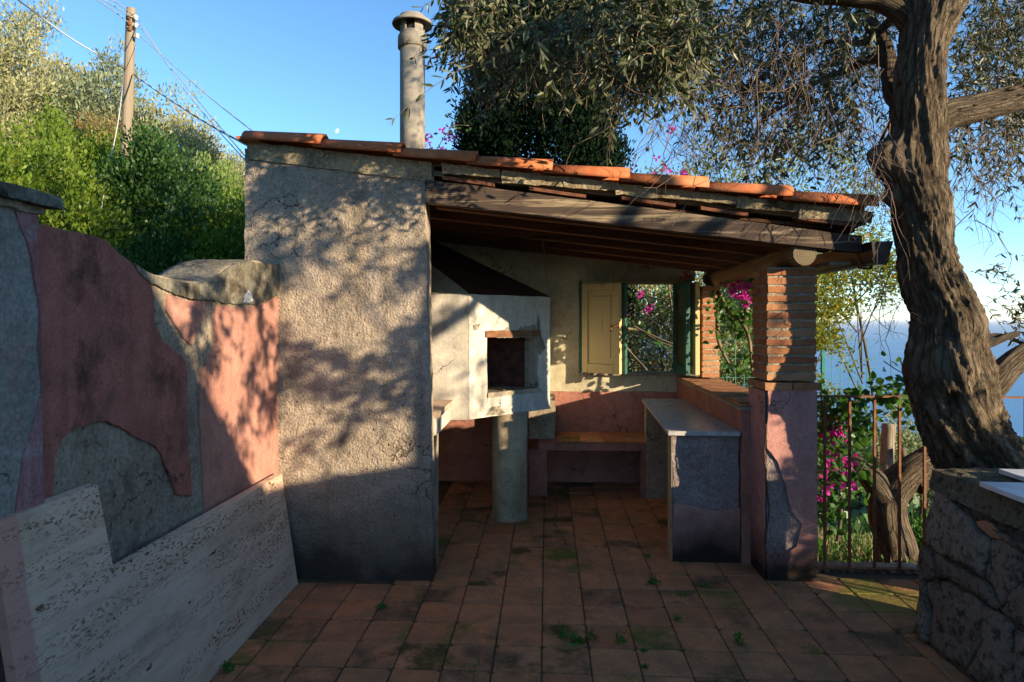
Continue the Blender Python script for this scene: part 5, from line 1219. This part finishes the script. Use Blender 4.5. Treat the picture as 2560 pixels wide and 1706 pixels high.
# wire fence behind the window
wfn = thing('wire_fence', 'green welded wire fence behind the window', 'fence', (1.2, 7.9, 0)); M['wire'] = simple('green_wire', (.03, .22, .16), .5)
for k in range(40): x = -.2 + k * .1; rod('wire', (x, 7.9, -.4), (x, 7.9, 1.28), .0035, 'wire', wfn, 4)
for k in range(13): z = -.05 + k * .11; rod('wire', (-.3, 7.9, z), (3.8, 7.9, z), .0035, 'wire', wfn, 4)
for x in (.1, 1.62, 3.2): box('fence_post', x - .02, x + .02, 7.88, 7.92, -.6, 1.35, 'wire', wfn)

# garden beyond the railing
gt_ = thing('pollard_tree', 'low pollarded olive with a forked trunk behind the railing bars', 'tree', (2.75, 4.95, -.4))
Yg = 4.85
limb([R_(2065, 1320, Yg), R_(2058, 1260, Yg), R_(2040, 1190, Yg), R_(2045, 1140, Yg), R_(2090, 1090, Yg), R_(2150, 1050, Yg + .05)], .15, .10, 'bark', gt_, 30)
limb([R_(2045, 1160, Yg), R_(2010, 1110, Yg), R_(1975, 1075, Yg + .05), R_(1950, 1060, Yg + .1)], .11, .055, 'bark', gt_, 24)
limb([R_(2130, 1090, Yg), R_(2145, 1050, Yg), R_(2135, 1000, Yg), R_(2115, 955, Yg)], .05, .045, 'pole', gt_, 14)
limb([R_(2100, 1110, Yg), R_(2150, 1080, Yg), R_(2170, 1000, Yg)], .09, .05, 'bark', gt_, 18)
s1 = thing('tree_stump', 'pale cut stump standing upright behind the railing', 'stump', R_(2045, 1080, 5.6)); limb([R_(2035, 1120, 5.6), R_(2038, 1040, 5.6), R_(2043, 975, 5.6)], .06, .05, 'pole', s1, 12)
s2 = thing('tree_stump', 'thin leaning cut branch behind the railing', 'stump', R_(2080, 1060, 5.5)); limb([R_(2085, 1085, 5.5), R_(2072, 1030, 5.5)], .028, .024, 'trunk_far', s2, 10)
def scatter(n, x0, x1, y0, y1, f=.5):
    x = rng.uniform(x0, x1, n); y = rng.uniform(y0, y1, n); return np.array([(a_, b_, gz(a_, b_) + rng.uniform(0, .05)) for a_, b_ in zip(x, y)])
cs = scatter(1100, 1.6, 5.5, 4.3, 8.5)
props(clumps('ground_cover', cs, rng.uniform(.03, .09, len(cs)), 26, .035, .02, 'leaf_weed', None, .9), kind='stuff')
cs = scatter(500, 1.6, 6, 4.3, 10)
props(clumps('dry_grass', cs, np.full(len(cs), .05), 14, .12, .005, 'leaf_dry', None, 1.6), kind='stuff')
for k, (c_, r_, m_, lb_) in enumerate([((3.4, 6.4, .25), (.6, .5, .5), 'leaf_grey', 'pale twiggy shrub behind the cut stump'), ((4.2, 7.6, -.1), (.9, .7, .6), 'leaf_olive_far', 'silver leaved shrub low behind the olive trunk'),
                                       ((2.75, 6.6, .2), (.5, .5, .45), 'leaf_boug', 'dark green shrub behind the magenta bougainvillea'), ((6.0, 8.6, -.9), (1.2, .8, .8), 'leaf_oak', 'yellow green bush on the slope beyond the trunk'), ((3.0, 5.3, -.25), (.25, .2, .16), 'leaf_weed', 'bright green herb clump at the foot of the forked trunk')]):
    tree('garden_shrub', lb_, 'shrub', c_[0], c_[1], gz(c_[0], c_[1]), c_, r_, 90, 40, .11, .04, .016, m_, .02, 'shrubs in the garden below', .3, .6, -.9, .4, sd=k * 2.7)
# slope wood further down, right
cs = []
for k in range(420):
    a_ = rng.uniform(.3, .95); r = rng.uniform(16, 200) ; x, y = r * math.sin(a_), r * math.cos(a_); cs.append((x, y, gz(x, y) + .6))
props(clumps('slope_scrub', np.array(cs), rng.uniform(.7, 1.6, len(cs)), 60, .4, .25, 'leaf_deep', None, .4), kind='stuff')

# ------------------------------------------------------------------ utility pole and cables
YP = 7.0
up_ = thing('utility_pole', 'weathered wooden utility pole leaning on the green hillside', 'pole', (-5, YP, 0))
pl = [at(310, 520, YP), at(314, 430, YP), at(322, 200, YP), at(328, 22, YP)]
tubes('post', [(catmull(pl, 4), [.062] * 3 + [.057] * 3 + [.054] * 3 + [.050] * 3 + [.046])], 'pole', up_, 14, False)
for k, (px, py) in enumerate(((340, 42), (341, 62), (343, 88), (322, 42), (324, 56), (325, 70))):
    c_ = at(px, py, YP - .05); lathe('insulator', [(.007, c_.z - .038), (.022, c_.z - .027), (.016, c_.z - .011), (.024, c_.z), (.011, c_.z + .016)], c_.x, c_.y, 'white_marble' if k < 3 else 'rust', up_, 10)
def cable(name, pts, r, m, label, grp=None, Ys=None):
    P_ = [at(px, py, y * .54) for px, py, y in pts]; p = catmull(P_, 8); r = r * .56
    o = tubes(name, [(p, [r] * len(p))], m, None, 6); props(o, label, 'cable', grp); return o
M['cable_w'] = simple('pale_cable', (.55, .52, .52), .6)
t = NT('twisted_cable'); wv = t.n.new('ShaderNodeTexWave'); wv.inputs['Scale'].default_value = 3.0; t.t.links.new(t.map(t.pos, (1, 1, 1), rot=(0, .5, 0)), wv.inputs[0])
M['cable_t'] = t.out(t.mix(t.ramp(wv.outputs['Color'], [(.4, 0.0), (.6, 1.0)]), (.10, .10, .10), (.5, .5, .5)), .6)
cable('twisted_cable', [(30, -10, 10), (45, 0, 10.3), (180, 98, 11.6), (311, 172, 12.87)], .012, 'cable_t', 'thick twisted cable coming down from the picture corner to the pole')
cable('twisted_cable', [(333, 186, 12.9), (410, 240, 11.5), (520, 310, 9.6), (620, 365, 8.0)], .013, 'cable_t', 'thick twisted cable running from the pole to behind the roof corner')
for k, (pts, lb_) in enumerate([([(240, -2, 11), (280, 25, 12), (325, 60, 13)], 'thin wire reaching the pole head, lowest of three'), ([(262, 0, 11), (300, 25, 12), (333, 45, 13)], 'thin wire reaching the pole head, middle of three'), ([(282, 0, 11), (305, 16, 12), (336, 38, 13)], 'thin wire reaching the pole head, topmost of three'),
                                ([(347, 50, 13), (410, 150, 11), (440, 185, 10), (520, 282, 8.5), (612, 390, 7)], 'thin wire from the pole falling steeply behind the wall, upper strand'), ([(346, 62, 13), (400, 135, 11), (470, 235, 9.5), (540, 320, 8), (612, 400, 7)], 'thin wire from the pole falling steeply behind the wall, lower strand'), ([(350, 92, 13), (430, 160, 11), (520, 240, 9), (636, 332, 7)], 'thin wire from the pole to the top roof corner')]):
    cable('thin_wire', pts, .0085 if k < 3 else .006, 'cable_w', lb_, 'thin wires on the pole')
cable('guy_wire', [(310, 178, 12.9), (296, 300, 12.0), (268, 440, 11.0), (250, 540, 10.0)], .010, 'cable_w', 'steel guy wire slanting down from the pole into the shrubs')

# moon
t = NT('moon_glow'); em = t.n.new('ShaderNodeEmission'); t.t.links.new(t.mix(t.ramp(t.noise(.09, 4, t.pos), [(.4, 0.0), (.6, .5)]), (.78, .84, .92), (.5, .66, .88)), em.inputs[0]); em.inputs[1].default_value = .55
t.t.links.new(em.outputs[0], t.n['Material Output'].inputs[0])
mc = at(842, 327, 3000.); mr = 6.6 / F * 3000; right = Vector((CT, ST, 0)); upv = Vector((0, 0, 1)); vs = []
for k in range(32):
    a_ = 2 * PI * k / 32; ex = math.cos(a_) * (1.0 if math.cos(a_) < 0 else .55) * mr; ez = math.sin(a_) * mr; rt = .5
    vs.append(mc + right * (ex * math.cos(rt) - ez * math.sin(rt)) * -1 + upv * (ex * math.sin(rt) + ez * math.cos(rt)))
vs.append(mc + Vector((0, -3, 0))); props(add_mesh('moon', vs, [(k, (k + 1) % 32, 32) for k in range(32)], t.m), 'pale gibbous day moon in the blue sky above the roof', 'moon')

# ------------------------------------------------------------------ weeds in the tile joints
def weed(x, y, r, n, h, label, W_=.008, flat=.5):
    r *= .75; n = int(n * .7); W_ *= .85
    o = thing('weed', label, 'weed', (x, y, 0), 'weeds growing in the floor joints'); B = np.tile([[x, y, .0]], (n, 1)) + rng.normal(size=(n, 3)) * [r * .25, r * .25, 0]; B[:, 2] = rng.uniform(0, h * .6, n)
    A_ = rng.normal(size=(n, 3)); A_[:, 2] = np.abs(A_[:, 2]) * flat + .2
    V, Q = leaf_arrays(B, A_, r * rng.uniform(.5, 1.1, n), W_ * rng.uniform(.7, 1.3, n)); quad_mesh('leaves', V, Q, 'leaf_weed', o, 'stuff')
    rod('stem', (x, y, -.004), (x + .003, y, h * .7), .0015, 'leaf_weed', o, 5)
for px, py, r, n, h, W_, lb_ in ((1400, 1600, .05, 40, .09, .012, 'tallest upright weed of the front group of weeds'), (1437, 1606, .07, 34, .03, .018, 'broad leaved rosette weed in the front group'), (1476, 1600, .05, 40, .04, .01, 'fine leaved weed at the end of the front group'),
                             (1552, 1612, .05, 40, .08, .010, 'thin dark upright weed alone on a mossy tile'), (1845, 1612, .055, 30, .06, .016, 'bright green weed alone near the stone wall'), (1632, 1462, .06, 60, .04, .010, 'feathery weed in the middle of the floor'),
                             (1760, 1468, .04, 36, .02, .012, 'small clover like weed before the pink pillar'), (1618, 1393, .035, 24, .02, .014, 'small weed by the counter foot'), (955, 1520, .04, 40, .01, .012, 'flat mossy weed before the rough grey wall'),
                             (1690, 1552, .04, 26, .02, .010, 'dark small weed between the feathery weed and the front edge'), (1610, 1630, .03, 20, .01, .010, 'tiny weed in a cross joint near the front'), (1610, 1670, .03, 26, .02, .010, 'tiny weed closest to the picture bottom'),
                             (570, 1680, .05, 46, .03, .02, 'leafy weed at the foot of the travertine slab'), (1185, 1696, .06, 14, .09, .006, 'thin grass tuft at the very bottom of the picture'), (1705, 1490, .04, 20, .02, .010, 'flat weed right of the feathery weed'), (1940, 1464, .02, 20, .01, .01, 'little weed at the corner of the pink pillar')):
    p = gr(px, py); weed(p.x, p.y, r, n, h, lb_, W_)
# moss and leaf litter in the corner

# ------------------------------------------------------------------ sea air
bm = bmesh.new(); bx(bm, -124000, 124000, -124000, 124000, -201.5, 13.5)
t = NT('sea_air'); t.t.nodes.remove(t.b); pv = t.n.new('ShaderNodeVolumePrincipled'); pv.inputs['Color'].default_value = (.86, .93, 1, 1); pv.inputs['Density'].default_value = 2.0e-5
t.t.links.new(pv.outputs[0], t.n['Material Output'].inputs['Volume'])
props(bm_obj('haze', bm, t.m), kind='stuff')
